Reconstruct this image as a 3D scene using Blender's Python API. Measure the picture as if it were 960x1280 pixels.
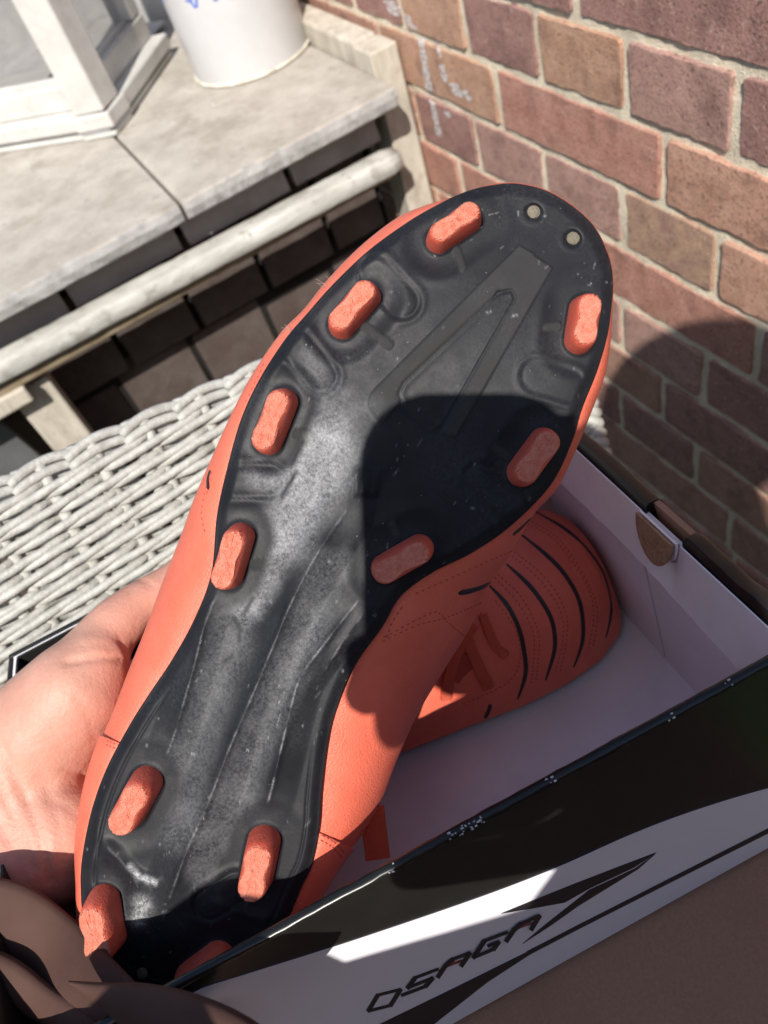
import bpy, bmesh, math, random
import numpy as np
from mathutils import Vector, Matrix
from mathutils.bvhtree import BVHTree
random.seed(7); RNG = np.random.RandomState(7)
for o in list(bpy.data.objects): bpy.data.objects.remove(o)
SC = bpy.context.scene; COL = SC.collection

# ------------------------------------------------------------------ camera
F = 1004.1826; CX, CY = 480.0, 640.0            # measured on the 960 x 1280 photograph
R = np.array([[0.48831, 0.83482, -0.25416], [0.58527, -0.52916, -0.61436], [-0.64737, 0.15125, -0.74704]])
u_, s_, v_ = np.linalg.svd(R); R = u_ @ v_
RT = R.T; CAMZ = 1.05; OFF = np.array([0, 0, CAMZ])
def ray(x, y): return RT @ np.array([(x - CX) / F, (y - CY) / F, 1.0])
def pix(x, y, d): return RT @ (np.array([(x - CX) / F, (y - CY) / F, 1.0]) * d) + OFF
def c2w(p): return RT @ np.asarray(p, float) + OFF
def hitp(x, y, p0, n):                           # sight line of a photo point meets a plane
    d = ray(x, y); return d * (((np.asarray(p0) - OFF) @ n) / (d @ n)) + OFF
def onX(x, y, X): return hitp(x, y, (X, 0, CAMZ), np.array([1., 0, 0]))
def onY(x, y, Y): return hitp(x, y, (0, Y, CAMZ), np.array([0, 1., 0]))
def onZ(x, y, Z): return hitp(x, y, (0, 0, Z), np.array([0, 0, 1.]))
def unit(v): v = np.asarray(v, float); return v / np.linalg.norm(v)

cd = bpy.data.cameras.new('camera'); cam = bpy.data.objects.new('camera', cd); COL.objects.link(cam)
cd.sensor_fit = 'VERTICAL'; cd.sensor_height = 36; cd.lens = 36 * F / 1280
cd.clip_start = 0.01; cd.clip_end = 200
M = Matrix.Identity(4)
for i in range(3):
    M[i][0] = RT[i, 0]; M[i][1] = -RT[i, 1]; M[i][2] = -RT[i, 2]; M[i][3] = OFF[i]
cam.matrix_world = M; SC.camera = cam
cd.dof.use_dof = True; cd.dof.focus_distance = 0.285; cd.dof.aperture_fstop = 14.0

# ------------------------------------------------------------------ light
SUN = unit(RT @ np.array([0.2, -0.1, 0.975]))    # the way the sunlight travels
w = bpy.data.worlds.new('World'); SC.world = w; w.use_nodes = True
nt = w.node_tree; bg = nt.nodes['Background']
sky = nt.nodes.new('ShaderNodeTexSky'); sky.sky_type = 'NISHITA'; sky.sun_disc = False
toS = -SUN
sky.sun_elevation = math.asin(toS[2]); sky.sun_rotation = math.atan2(toS[0], toS[1])
sky.air_density = 1.0; sky.dust_density = 1.0; sky.ozone_density = 1.0
nt.links.new(sky.outputs[0], bg.inputs[0]); bg.inputs[1].default_value = 0.115
sl = bpy.data.lights.new('sun', 'SUN'); sl.energy = 4.5; sl.angle = math.radians(0.5); sl.color = (1, 0.95, 0.87)
so = bpy.data.objects.new('sun', sl); COL.objects.link(so); so.location = (2, -2, 4)
so.rotation_euler = Vector(SUN).to_track_quat('-Z', 'Y').to_euler()
SC.view_settings.view_transform = 'Standard'; SC.view_settings.look = 'None'
SC.view_settings.exposure = 0.44; SC.view_settings.gamma = 1
SC.cycles.max_bounces = 8; SC.cycles.use_denoising = True

# ------------------------------------------------------------------ materials
def mat(name, col, rough=0.6, spec=0.5, var=0.12, vscale=40, bump=0.0, bscale=300, col2=None, sss=0, coat=0, stretch=None, detail=4):
    m = bpy.data.materials.new(name); m.use_nodes = True
    t = m.node_tree; b = t.nodes['Principled BSDF']; L = t.links.new
    tc = t.nodes.new('ShaderNodeTexCoord'); src = tc.outputs['Object']
    if stretch:
        mp = t.nodes.new('ShaderNodeMapping'); mp.inputs['Scale'].default_value = stretch
        L(src, mp.inputs[0]); src = mp.outputs[0]
    n = t.nodes.new('ShaderNodeTexNoise'); n.inputs['Scale'].default_value = vscale; n.inputs['Detail'].default_value = detail
    n.inputs['Roughness'].default_value = 0.65; L(src, n.inputs['Vector'])
    r = t.nodes.new('ShaderNodeValToRGB'); e = r.color_ramp.elements
    c2 = col2 or tuple(min(1, c * (1 + var)) for c in col); c1 = col if col2 else tuple(c * (1 - var) for c in col)
    e[0].position = 0.33; e[1].position = 0.67; e[0].color = (*c1, 1); e[1].color = (*c2, 1)
    L(n.outputs[0], r.inputs[0]); L(r.outputs[0], b.inputs['Base Color'])
    b.inputs['Roughness'].default_value = rough; b.inputs['Specular IOR Level'].default_value = spec
    if coat: b.inputs['Coat Weight'].default_value = coat; b.inputs['Coat Roughness'].default_value = 0.08
    if sss:
        b.inputs['Subsurface Weight'].default_value = sss; b.inputs['Subsurface Radius'].default_value = (0.012, 0.004, 0.002)
        b.inputs['Subsurface Scale'].default_value = 0.25
    if bump:
        n2 = t.nodes.new('ShaderNodeTexNoise'); n2.inputs['Scale'].default_value = bscale; n2.inputs['Detail'].default_value = 6
        L(src, n2.inputs['Vector'])
        bp = t.nodes.new('ShaderNodeBump'); bp.inputs['Strength'].default_value = bump; bp.inputs['Distance'].default_value = 0.002
        L(n2.outputs[0], bp.inputs['Height']); L(bp.outputs[0], b.inputs['Normal'])
    return m
BR = {}
for k, c, c2 in [('orange', (0.46, 0.255, 0.165), (0.60, 0.375, 0.265)), ('red', (0.42, 0.20, 0.15), (0.56, 0.30, 0.235)),
                 ('plum', (0.29, 0.155, 0.14), (0.43, 0.245, 0.215)), ('brown', (0.37, 0.205, 0.15), (0.52, 0.31, 0.235)),
                 ('buff', (0.56, 0.37, 0.24), (0.34, 0.205, 0.17)), ('pink', (0.36, 0.21, 0.18), (0.53, 0.325, 0.275)), ('salmon', (0.50, 0.265, 0.185), (0.66, 0.40, 0.295))]:
    BR[k] = mat('brick_' + k, c, 0.92, 0.2, vscale=42, bump=0.5, bscale=460, col2=c2, detail=14)
    t = BR[k].node_tree; bs_ = t.nodes['Principled BSDF']; lk = bs_.inputs['Base Color'].links[0].from_socket; tc = [n for n in t.nodes if n.type == 'TEX_COORD'][0]
    prev = lk
    for sc_, lo, hi, colr, amt in ((360, .56, .64, (.06, .035, .03), .7), (260, .58, .68, (.66, .50, .40), .6), (22, .48, .72, (.46, .29, .22), .4), (30, .52, .70, (.10, .055, .05), .45), (1400, .45, .65, (.08, .045, .04), .4)):
        n = t.nodes.new('ShaderNodeTexNoise'); n.inputs['Scale'].default_value = sc_; n.inputs['Detail'].default_value = 5; n.inputs['Roughness'].default_value = .6
        mpp = t.nodes.new('ShaderNodeMapping'); mpp.inputs['Location'].default_value = (sc_ * .13, 3.1, sc_ * .07); t.links.new(tc.outputs['Object'], mpp.inputs[0]); t.links.new(mpp.outputs[0], n.inputs['Vector'])
        mr = t.nodes.new('ShaderNodeMapRange'); mr.inputs[1].default_value = lo; mr.inputs[2].default_value = hi; mr.inputs[4].default_value = amt; t.links.new(n.outputs[0], mr.inputs[0])
        mx = t.nodes.new('ShaderNodeMix'); mx.data_type = 'RGBA'; t.links.new(mr.outputs[0], mx.inputs[0]); t.links.new(prev, mx.inputs[6]); mx.inputs[7].default_value = (*colr, 1); prev = mx.outputs[2]
    t.links.new(prev, bs_.inputs['Base Color'])
MORTAR = mat('mortar', (0.64, 0.555, 0.425), 0.95, 0.2, vscale=160, bump=1.0, bscale=700, col2=(0.84, 0.755, 0.60), detail=8)
DRIP = mat('white_paint_drip', (0.72, 0.68, 0.68), 0.8, vscale=120, var=0.15)
t = DRIP.node_tree; n_ = t.nodes.new('ShaderNodeTexNoise'); n_.inputs['Scale'].default_value = 260; n_.inputs['Detail'].default_value = 6; tc = [n for n in t.nodes if n.type == 'TEX_COORD'][0]; t.links.new(tc.outputs['Object'], n_.inputs['Vector'])
mr_ = t.nodes.new('ShaderNodeMapRange'); mr_.inputs[1].default_value = .38; mr_.inputs[2].default_value = .62; mr_.inputs[3].default_value = .3; mr_.inputs[4].default_value = .95; t.links.new(n_.outputs[0], mr_.inputs[0]); t.links.new(mr_.outputs[0], t.nodes['Principled BSDF'].inputs['Alpha'])
SLAB = mat('weathered_slab', (0.31, 0.28, 0.24), 0.9, 0.25, vscale=15, bump=0.5, bscale=160, col2=(0.49, 0.455, 0.405), detail=14)
SLABE = mat('grey_weathered_edge', (0.30, 0.29, 0.28), 0.9, 0.25, vscale=30, bump=0.5, bscale=200, col2=(0.44, 0.43, 0.42), detail=10)
WOOD = mat('pale_timber', (0.40, 0.36, 0.295), 0.8, 0.3, vscale=22, detail=10, bump=0.4, bscale=120, col2=(0.60, 0.555, 0.475), stretch=(3, 3, 0.6))
RAIL = mat('whitewashed_timber', (0.36, 0.35, 0.32), 0.75, 0.3, vscale=40, bump=0.5, bscale=140, detail=10, col2=(0.60, 0.595, 0.56), stretch=(1, 0.35, 1))
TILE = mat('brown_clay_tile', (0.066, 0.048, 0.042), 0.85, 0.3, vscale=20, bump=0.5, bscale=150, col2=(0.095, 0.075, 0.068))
GAPM = mat('dark_backing', (0.02, 0.018, 0.017), 0.9, 0.1)
WHITE = mat('white_window_paint', (0.50, 0.485, 0.455), 0.45, 0.4, vscale=24, col2=(0.62, 0.605, 0.575), bump=0.12, bscale=150)
GREYSTRIP = mat('grey_seal', (0.36, 0.36, 0.37), 0.6)
ROOM = mat('room_wall', (0.50, 0.49, 0.48), 0.9)
POTW = mat('white_enamel', (0.56, 0.56, 0.565), 0.3, 0.4, vscale=20, var=0.04)
POTR = mat('stained_rim', (0.50, 0.46, 0.36), 0.6, vscale=60, col2=(0.75, 0.73, 0.68))
BLUE = mat('blue_glaze', (0.10, 0.17, 0.50), 0.4)
WICK = mat('white_resin_wicker', (0.34, 0.335, 0.305), 0.5, 0.35, vscale=130, bump=0.25, bscale=500, col2=(0.50, 0.495, 0.465))
ORANGE = mat('coral_leather', (0.68, 0.135, 0.080), 0.42, 0.4, vscale=60, bump=0.3, bscale=1300, col2=(0.76, 0.170, 0.105), detail=7)
STUDM = mat('coral_rubber', (0.68, 0.110, 0.062), 0.5, 0.35, vscale=200, bump=0.25, bscale=1500, col2=(0.72, 0.15, 0.10))
STUDTOP = mat('worn_coral_tread', (0.75, 0.20, 0.125), 0.85, 0.2, vscale=500, bump=0.8, bscale=2200, col2=(0.81, 0.31, 0.22))
THREAD = mat('coral_thread', (0.40, 0.07, 0.045), 0.8)
LACE = mat('coral_lace', (0.84, 0.165, 0.09), 0.85, 0.2, vscale=900, bump=0.9, bscale=2600, col2=(0.78, 0.14, 0.08))
INK = mat('black_stripe', (0.012, 0.011, 0.012), 0.5)
HOLE = mat('dirt_filled_vent', (0.19, 0.165, 0.12), 0.9, vscale=400, bump=0.6, bscale=1500)
BOXBLK = mat('gloss_black_card', (0.012, 0.012, 0.011), 0.28, 0.45, vscale=30, var=0.2, bump=0.05, bscale=60)
BOXWHT = mat('white_card_inside', (0.83, 0.775, 0.785), 0.7, 0.35, vscale=25, var=0.05, bump=0.06, bscale=200)
PRINTW = mat('white_print', (0.80, 0.78, 0.84), 0.33, 0.5, vscale=15, var=0.02)
PRINTK = mat('black_print', (0.02, 0.017, 0.02), 0.35)
PRINTR = mat('dull_red_print', (0.28, 0.07, 0.08), 0.4)
KRAFT = mat('kraft_card', (0.36, 0.21, 0.135), 0.85, 0.25, vscale=700, bump=0.12, bscale=900, col2=(0.42, 0.25, 0.165))
KEDGE = mat('corrugated_edge', (0.30, 0.17, 0.10), 0.9, 0.2, vscale=300, bump=0.6, bscale=900, col2=(0.42, 0.27, 0.17))
SKIN = mat('skin', (0.49, 0.258, 0.19), 0.5, 0.35, vscale=55, bump=0.16, bscale=600, col2=(0.57, 0.33, 0.25), sss=0.25, detail=8)
t = SKIN.node_tree; bs_ = t.nodes['Principled BSDF']; tc = [n for n in t.nodes if n.type == 'TEX_COORD'][0]; bpn = [n for n in t.nodes if n.type == 'BUMP'][0]
mp_ = t.nodes.new('ShaderNodeMapping'); mp_.inputs['Scale'].default_value = (1, 1.7, .8); t.links.new(tc.outputs['Object'], mp_.inputs[0])
vo = t.nodes.new('ShaderNodeTexVoronoi'); vo.feature = 'DISTANCE_TO_EDGE'; vo.inputs['Scale'].default_value = 420; t.links.new(mp_.outputs[0], vo.inputs['Vector'])
mr = t.nodes.new('ShaderNodeMapRange'); mr.inputs[2].default_value = .12; t.links.new(vo.outputs['Distance'], mr.inputs[0])
wv = t.nodes.new('ShaderNodeTexWave'); wv.inputs['Scale'].default_value = 55; wv.inputs['Distortion'].default_value = 7; wv.inputs['Detail'].default_value = 3; wv.inputs['Detail Scale'].default_value = 2.2
mp2 = t.nodes.new('ShaderNodeMapping'); mp2.inputs['Rotation'].default_value = (.5, .9, .3); t.links.new(tc.outputs['Object'], mp2.inputs[0]); t.links.new(mp2.outputs[0], wv.inputs['Vector'])
b2 = t.nodes.new('ShaderNodeBump'); b2.inputs['Strength'].default_value = .10; b2.inputs['Distance'].default_value = .0006; t.links.new(mr.outputs[0], b2.inputs['Height']); t.links.new(bpn.outputs[0], b2.inputs['Normal'])
b3 = t.nodes.new('ShaderNodeBump'); b3.inputs['Strength'].default_value = .05; b3.inputs['Distance'].default_value = .0012; t.links.new(wv.outputs['Fac'], b3.inputs['Height']); t.links.new(b2.outputs[0], b3.inputs['Normal'])
t.links.new(b3.outputs[0], bs_.inputs['Normal'])
n_ = t.nodes.new('ShaderNodeTexNoise'); n_.inputs['Scale'].default_value = 26; n_.inputs['Detail'].default_value = 3; t.links.new(tc.outputs['Object'], n_.inputs['Vector'])
mr2 = t.nodes.new('ShaderNodeMapRange'); mr2.inputs[1].default_value = .45; mr2.inputs[2].default_value = .7; mr2.inputs[4].default_value = .55; t.links.new(n_.outputs[0], mr2.inputs[0])
mx_ = t.nodes.new('ShaderNodeMix'); mx_.data_type = 'RGBA'; t.links.new(mr2.outputs[0], mx_.inputs[0]); t.links.new(bs_.inputs['Base Color'].links[0].from_socket, mx_.inputs[6]); mx_.inputs[7].default_value = (.53, .22, .165, 1); t.links.new(mx_.outputs[2], bs_.inputs['Base Color'])
CREASE = mat('skin_crease', (0.42, 0.19, 0.14), 0.6)
STRAP = mat('brown_leather', (0.060, 0.030, 0.023), 0.75, 0.2, vscale=20, bump=0.08, bscale=300, col2=(0.082, 0.043, 0.034))
LINING = mat('plum_lining', (0.030, 0.016, 0.018), 0.9, 0.1)
PHONE = mat('phone_body', (0.03, 0.03, 0.035), 0.3)
HAIR = mat('brown_hair', (0.04, 0.025, 0.018), 0.6)
JUMPER = mat('navy_jumper', (0.035, 0.045, 0.08), 0.9)
TROUS = mat('dark_trousers', (0.03, 0.03, 0.035), 0.9)
LAWN = mat('lawn', (0.022, 0.035, 0.014), 0.95, 0.1, vscale=30, bump=0.8, bscale=200, col2=(0.045, 0.065, 0.025))

def layers(m, ls):
    t = m.node_tree; b = t.nodes['Principled BSDF']; prev = b.inputs['Base Color'].links[0].from_socket; tc = [n for n in t.nodes if n.type == 'TEX_COORD'][0]
    for sc_, lo, hi, colr, amt in ls:
        n = t.nodes.new('ShaderNodeTexNoise'); n.inputs['Scale'].default_value = sc_; n.inputs['Detail'].default_value = 6; n.inputs['Roughness'].default_value = .62
        mp = t.nodes.new('ShaderNodeMapping'); mp.inputs['Location'].default_value = (sc_ * .31, 1.7, sc_ * .11); t.links.new(tc.outputs['Object'], mp.inputs[0]); t.links.new(mp.outputs[0], n.inputs['Vector'])
        mr = t.nodes.new('ShaderNodeMapRange'); mr.inputs[1].default_value = lo; mr.inputs[2].default_value = hi; mr.inputs[4].default_value = amt; t.links.new(n.outputs[0], mr.inputs[0])
        mx = t.nodes.new('ShaderNodeMix'); mx.data_type = 'RGBA'; t.links.new(mr.outputs[0], mx.inputs[0]); t.links.new(prev, mx.inputs[6]); mx.inputs[7].default_value = (*colr, 1); prev = mx.outputs[2]
    t.links.new(prev, b.inputs['Base Color'])
layers(SLAB, [(9, .56, .70, (.20, .175, .14), .6), (55, .62, .72, (.16, .145, .12), .45), (38, .66, .72, (.72, .70, .66), .6)])
layers(SLABE, [(45, .52, .66, (.22, .21, .20), .6)])
layers(RAIL, [(30, .55, .64, (.24, .22, .19), .55), (90, .62, .68, (.15, .13, .11), .5)])
layers(WOOD, [(24, .55, .68, (.28, .24, .19), .5), (140, .60, .68, (.2, .17, .13), .4)])
layers(WHITE, [(26, .60, .74, (.36, .32, .26), .4), (120, .66, .72, (.30, .25, .19), .4)])
layers(WICK, [(70, .58, .70, (.26, .25, .21), .5)])
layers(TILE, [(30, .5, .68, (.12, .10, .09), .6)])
layers(BOXWHT, [(20, .5, .75, (.66, .58, .58), .35), (420, .72, .76, (.35, .28, .25), .6)])
layers(KRAFT, [(12, .5, .7, (.28, .165, .11), .5), (600, .68, .74, (.5, .36, .27), .5)])
def glass_mat():
    m = bpy.data.materials.new('window_glass'); m.use_nodes = True; t = m.node_tree; t.nodes.clear()
    o = t.nodes.new('ShaderNodeOutputMaterial'); mx = t.nodes.new('ShaderNodeMixShader'); lw = t.nodes.new('ShaderNodeLayerWeight'); lw.inputs[0].default_value = .5; pw = t.nodes.new('ShaderNodeMath'); pw.operation = 'POWER'; pw.inputs[1].default_value = 4; f = t.nodes.new('ShaderNodeMath'); f.operation = 'ADD'; f.inputs[1].default_value = .05; t.links.new(lw.outputs['Facing'], pw.inputs[0]); t.links.new(pw.outputs[0], f.inputs[0])
    tr = t.nodes.new('ShaderNodeBsdfTransparent'); gl = t.nodes.new('ShaderNodeBsdfGlossy'); gl.inputs['Roughness'].default_value = 0.02
    tr.inputs[0].default_value = (0.86, 0.86, 0.86, 1)
    t.links.new(f.outputs[0], mx.inputs[0]); t.links.new(tr.outputs[0], mx.inputs[1]); t.links.new(gl.outputs[0], mx.inputs[2]); t.links.new(mx.outputs[0], o.inputs[0])
    return m
GLASS = glass_mat()

def sole_mat():
    m = bpy.data.materials.new('black_sole_plastic'); m.use_nodes = True; t = m.node_tree; b = t.nodes['Principled BSDF']; L = t.links.new
    N = t.nodes.new
    tc = N('ShaderNodeTexCoord')
    at = N('ShaderNodeAttribute'); at.attribute_name = 'wear'
    sep = N('ShaderNodeSeparateColor'); L(at.outputs['Color'], sep.inputs[0])      # r dust, g matt grey print, b scuffs
    def noise(s, d=6, r=0.7):
        n = N('ShaderNodeTexNoise'); n.inputs['Scale'].default_value = s; n.inputs['Detail'].default_value = d; n.inputs['Roughness'].default_value = r
        L(tc.outputs['Object'], n.inputs['Vector']); return n.outputs[0]
    def ramp(v, a, bb, c0=0, c1=1):
        r = N('ShaderNodeMapRange'); L(v, r.inputs[0]); r.inputs[1].default_value = a; r.inputs[2].default_value = bb; r.inputs[3].default_value = c0; r.inputs[4].default_value = c1; return r.outputs[0]
    def mth(op, a, bb):
        x = N('ShaderNodeMath'); x.operation = op; x.use_clamp = True
        for i, v in enumerate((a, bb)):
            if isinstance(v, (int, float)): x.inputs[i].default_value = v
            else: L(v, x.inputs[i])
        return x.outputs[0]
    fine = ramp(noise(900, 8, .8), .42, .62); blot = ramp(noise(90, 6, .75), .34, .66)
    dust = mth('MULTIPLY', sep.outputs[0], mth('ADD', mth('MULTIPLY', fine, 0.55), mth('MULTIPLY', blot, 0.6)))
    speck = ramp(noise(650, 3, .5), .735, .765)                                       # small pale flecks
    wide = mth('MULTIPLY', ramp(noise(28, 5, .6), .45, .75), mth('MULTIPLY', fine, 0.05))
    dust = mth('ADD', dust, mth('ADD', mth('MULTIPLY', speck, 0.30), wide))
    dust = mth('ADD', dust, mth('MULTIPLY', sep.outputs[2], mth('ADD', fine, 0.25)))
    def mix(fac, c1, c2):
        x = N('ShaderNodeMix'); x.data_type = 'RGBA'; L(fac, x.inputs[0])
        for i, c in ((6, c1), (7, c2)):
            if isinstance(c, tuple): x.inputs[i].default_value = (*c, 1)
            else: L(c, x.inputs[i])
        return x.outputs[2]
    base = mix(ramp(noise(60), .3, .7), (0.0088, 0.0093, 0.012), (0.0145, 0.015, 0.0185))
    base = mix(sep.outputs[1], base, (0.032, 0.032, 0.0325))
    base = mix(dust, base, (0.50, 0.505, 0.52))
    L(base, b.inputs['Base Color'])
    L(mth('ADD', ramp(noise(150), .3, .7, .42, .56), mth('MULTIPLY', mth('ADD', dust, sep.outputs[1]), .35)), b.inputs['Roughness'])
    b.inputs['Specular IOR Level'].default_value = 0.18
    bp = N('ShaderNodeBump'); bp.inputs['Strength'].default_value = 0.12; bp.inputs['Distance'].default_value = 0.0006
    L(noise(1100, 6), bp.inputs['Height']); L(bp.outputs[0], b.inputs['Normal'])
    return m
SOLE = sole_mat()

# ------------------------------------------------------------------ builders
ROOT = {}
def root(name, label, cat, loc, group=None):
    o = bpy.data.objects.new(name, None); COL.objects.link(o); o.location = loc
    o.empty_display_size = 0.05; o['label'] = label; o['category'] = cat
    if group: o['group'] = group
    ROOT[o] = np.array(loc, float); return o
def tag(o, label, cat, group=None):
    o['label'] = label; o['category'] = cat
    if group: o['group'] = group
    return o
def obj(name, V, Fc, m, parent=None, smooth=False, label=None, auto=None):
    V = np.asarray(V, float); org = ROOT.get(parent, np.zeros(3)) if parent is not None else V.mean(0)
    me = bpy.data.meshes.new(name); me.from_pydata((V - org).tolist(), [], [tuple(f) for f in Fc])
    for mm in (m if isinstance(m, (list, tuple)) else [m]): me.materials.append(mm)
    o = bpy.data.objects.new(name, me); COL.objects.link(o)
    if parent is not None: o.parent = parent
    else: o.location = org
    ROOT[o] = org
    bm = bmesh.new(); bm.from_mesh(me); bmesh.ops.recalc_face_normals(bm, faces=bm.faces); bm.to_mesh(me); bm.free()
    if smooth: me.shade_smooth()
    if auto is not None: me.set_sharp_from_angle(angle=math.radians(auto)) if hasattr(me, 'set_sharp_from_angle') else None
    if label: o['label'] = label
    return o
class MB:
    def __init__(s): s.V = []; s.F = []
    def add(s, V, Fc):
        k = len(s.V); s.V += [np.asarray(v, float) for v in V]; s.F += [tuple(i + k for i in f) for f in Fc]; return s
    def box(s, o, ax, ay, az, bev=0.0):                # origin corner, three edge vectors; chamfered edges
        o, ax, ay, az = (np.asarray(q, float) for q in (o, ax, ay, az))
        bm = bmesh.new(); vs = []
        for i in (0, 1):
            for j in (0, 1):
                for k in (0, 1): vs.append(bm.verts.new(o + ax * i + ay * j + az * k))
        for f in ((0, 1, 3, 2), (4, 6, 7, 5), (0, 4, 5, 1), (2, 3, 7, 6), (0, 2, 6, 4), (1, 5, 7, 3)): bm.faces.new([vs[i] for i in f])
        if bev: bmesh.ops.bevel(bm, geom=list(bm.edges), offset=bev, segments=2, affect='EDGES', profile=0.5)
        bm.verts.index_update()
        s.add([np.array(v.co) for v in bm.verts], [[v.index for v in f.verts] for f in bm.faces]); bm.free(); return s
    def tube(s, P, r, n=8, flat=1.0, up=None, caps=True):
        P = np.asarray(P, float); r = np.broadcast_to(np.asarray(r, float), (len(P),))
        T = np.gradient(P, axis=0); T /= np.linalg.norm(T, axis=1)[:, None] + 1e-12
        u = np.asarray(up if up is not None else (0.123, 0.2, 0.97)); V = []
        for i, t in enumerate(T):
            a = np.cross(t, u); a /= np.linalg.norm(a) + 1e-12; b = np.cross(a, t)
            if up is None: u = b
            for k in range(n):
                th = 2 * math.pi * k / n; V.append(P[i] + r[i] * (math.cos(th) * a + flat * math.sin(th) * b))
        Fc = [(i * n + k, i * n + (k + 1) % n, (i + 1) * n + (k + 1) % n, (i + 1) * n + k) for i in range(len(P) - 1) for k in range(n)]
        if caps: Fc += [tuple(range(n))[::-1], tuple((len(P) - 1) * n + k for k in range(n))]
        return s.add(V, Fc)
    def build(s, name, m, parent=None, **k): return obj(name, s.V, s.F, m, parent, **k)
def smoothline(P, n=8, closed=False):
    P = np.asarray(P, float); L = len(P); out = []
    rng = range(L if closed else L - 1)
    for i in rng:
        if closed: p0, p1, p2, p3 = P[i - 1], P[i], P[(i + 1) % L], P[(i + 2) % L]
        else: p0, p1, p2, p3 = P[max(i - 1, 0)], P[i], P[i + 1], P[min(i + 2, L - 1)]
        for t in np.arange(n) / n:
            out.append(0.5 * (2 * p1 + (p2 - p0) * t + (2 * p0 - 5 * p1 + 4 * p2 - p3) * t * t + (3 * p1 - p0 - 3 * p2 + p3) * t ** 3))
    if not closed: out.append(P[-1])
    return np.array(out)
def bvh_of(V, Fc): return BVHTree.FromPolygons([tuple(v) for v in V], [tuple(f) for f in Fc])
def on_surf(bvh, x, y):
    d = Vector(ray(x, y)).normalized(); h = bvh.ray_cast(Vector(OFF), d)
    if h[0] is None: return None
    n = np.array(h[1]); n = n if n @ np.array(d) < 0 else -n
    return np.array(h[0]), n
def ribbon(bvh, pts, wd, th, sub=8, taper=True):       # a thin raised band lying on a surface
    hs = [on_surf(bvh, *p) for p in smoothline(pts, sub)]; hs = [h for h in hs if h is not None]
    mb = MB(); 
    if len(hs) < 2: return mb
    P = np.array([h[0] for h in hs]); Nn = np.array([h[1] for h in hs]); T = np.gradient(P, axis=0); V = []; L = len(P)
    for i in range(L):
        t = unit(T[i]); a = unit(np.cross(t, Nn[i])); q = i / (L - 1); k = wd * (min(1, 0.35 + 4 * q, 0.35 + 4 * (1 - q)) if taper else 1)
        for sx, sn in ((-1, -0.3), (-0.85, 1), (0.85, 1), (1, -0.3)): V.append(P[i] + a * sx * k / 2 + Nn[i] * sn * th)
    Fc = [(i * 4 + k, i * 4 + k + 1, i * 4 + k + 5, i * 4 + k + 4) for i in range(L - 1) for k in range(3)] + [(0, 1, 2, 3), tuple((L - 1) * 4 + k for k in (3, 2, 1, 0))]
    return mb.add(V, Fc)
def stitches(bvh, pts, ln=0.0016, gap=0.0012, r=0.00035, sub=10, mb=None, lift=0.1):
    mb = mb or MB(); hs = [on_surf(bvh, *p) for p in smoothline(pts, sub)]; hs = [h for h in hs if h is not None]
    if len(hs) < 2: return mb
    P = np.array([h[0] for h in hs]); Nn = np.array([h[1] for h in hs])
    S = np.r_[0, np.cumsum(np.linalg.norm(np.diff(P, axis=0), axis=1))]; q = 0.0
    f = lambda x, A: np.array([np.interp(x, S, A[:, k]) for k in range(3)])
    while q + ln < S[-1]:
        a, b = f(q, P), f(q + ln, P); n = unit(f(q, Nn)); m = (a + b) / 2
        mb.tube([a - n * r * .6, m + n * r * (0.5 + lift), b - n * r * .6], r, 5); q += ln + gap
    return mb
def remesh(o, vox, it=6, fac=0.6):
    m1 = o.modifiers.new('r', 'REMESH'); m1.mode = 'VOXEL'; m1.voxel_size = vox; m1.use_smooth_shade = True
    m2 = o.modifiers.new('s', 'SMOOTH'); m2.iterations = it; m2.factor = fac
    dg = bpy.context.evaluated_depsgraph_get(); me = bpy.data.meshes.new_from_object(o.evaluated_get(dg)); o.modifiers.clear(); old = o.data
    me.materials.clear()
    for mm in old.materials: me.materials.append(mm)
    o.data = me; me.name = o.name; me.shade_smooth(); return o
def ball(mb, c, rx, ax=None, n=20, m=14):
    ax = np.eye(3) if ax is None else np.asarray(ax); c = np.asarray(c); V = []
    rx = np.broadcast_to(np.asarray(rx, float), (3,))
    for i in range(m + 1):
        for k in range(n):
            th = math.pi * i / m; ph = 2 * math.pi * k / n
            V.append(c + ax.T @ (rx * np.array([math.sin(th) * math.cos(ph), math.sin(th) * math.sin(ph), math.cos(th)])))
    Fc = [(i * n + k, i * n + (k + 1) % n, (i + 1) * n + (k + 1) % n, (i + 1) * n + k) for i in range(m) for k in range(n)]
    return mb.add(V, Fc)
def limb(mb, P, r, step=0.006):                        # overlapping balls along a path, merged by the remesh
    P = np.asarray(P, float); r = np.asarray(r, float)
    for i in range(len(P) - 1):
        L = np.linalg.norm(P[i + 1] - P[i]); n = max(2, int(L / step))
        for t in np.arange(n + 1) / n: ball(mb, P[i] * (1 - t) + P[i + 1] * t, r[i] * (1 - t) + r[i + 1] * t, n=12, m=8)
    return mb

# ------------------------------------------------------------------ ground
g = obj('lawn', [(-8, -8, 0), (8, -8, 0), (8, 8, 0), (-8, 8, 0)], [(0, 1, 2, 3)], LAWN); g['kind'] = 'structure'

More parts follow.
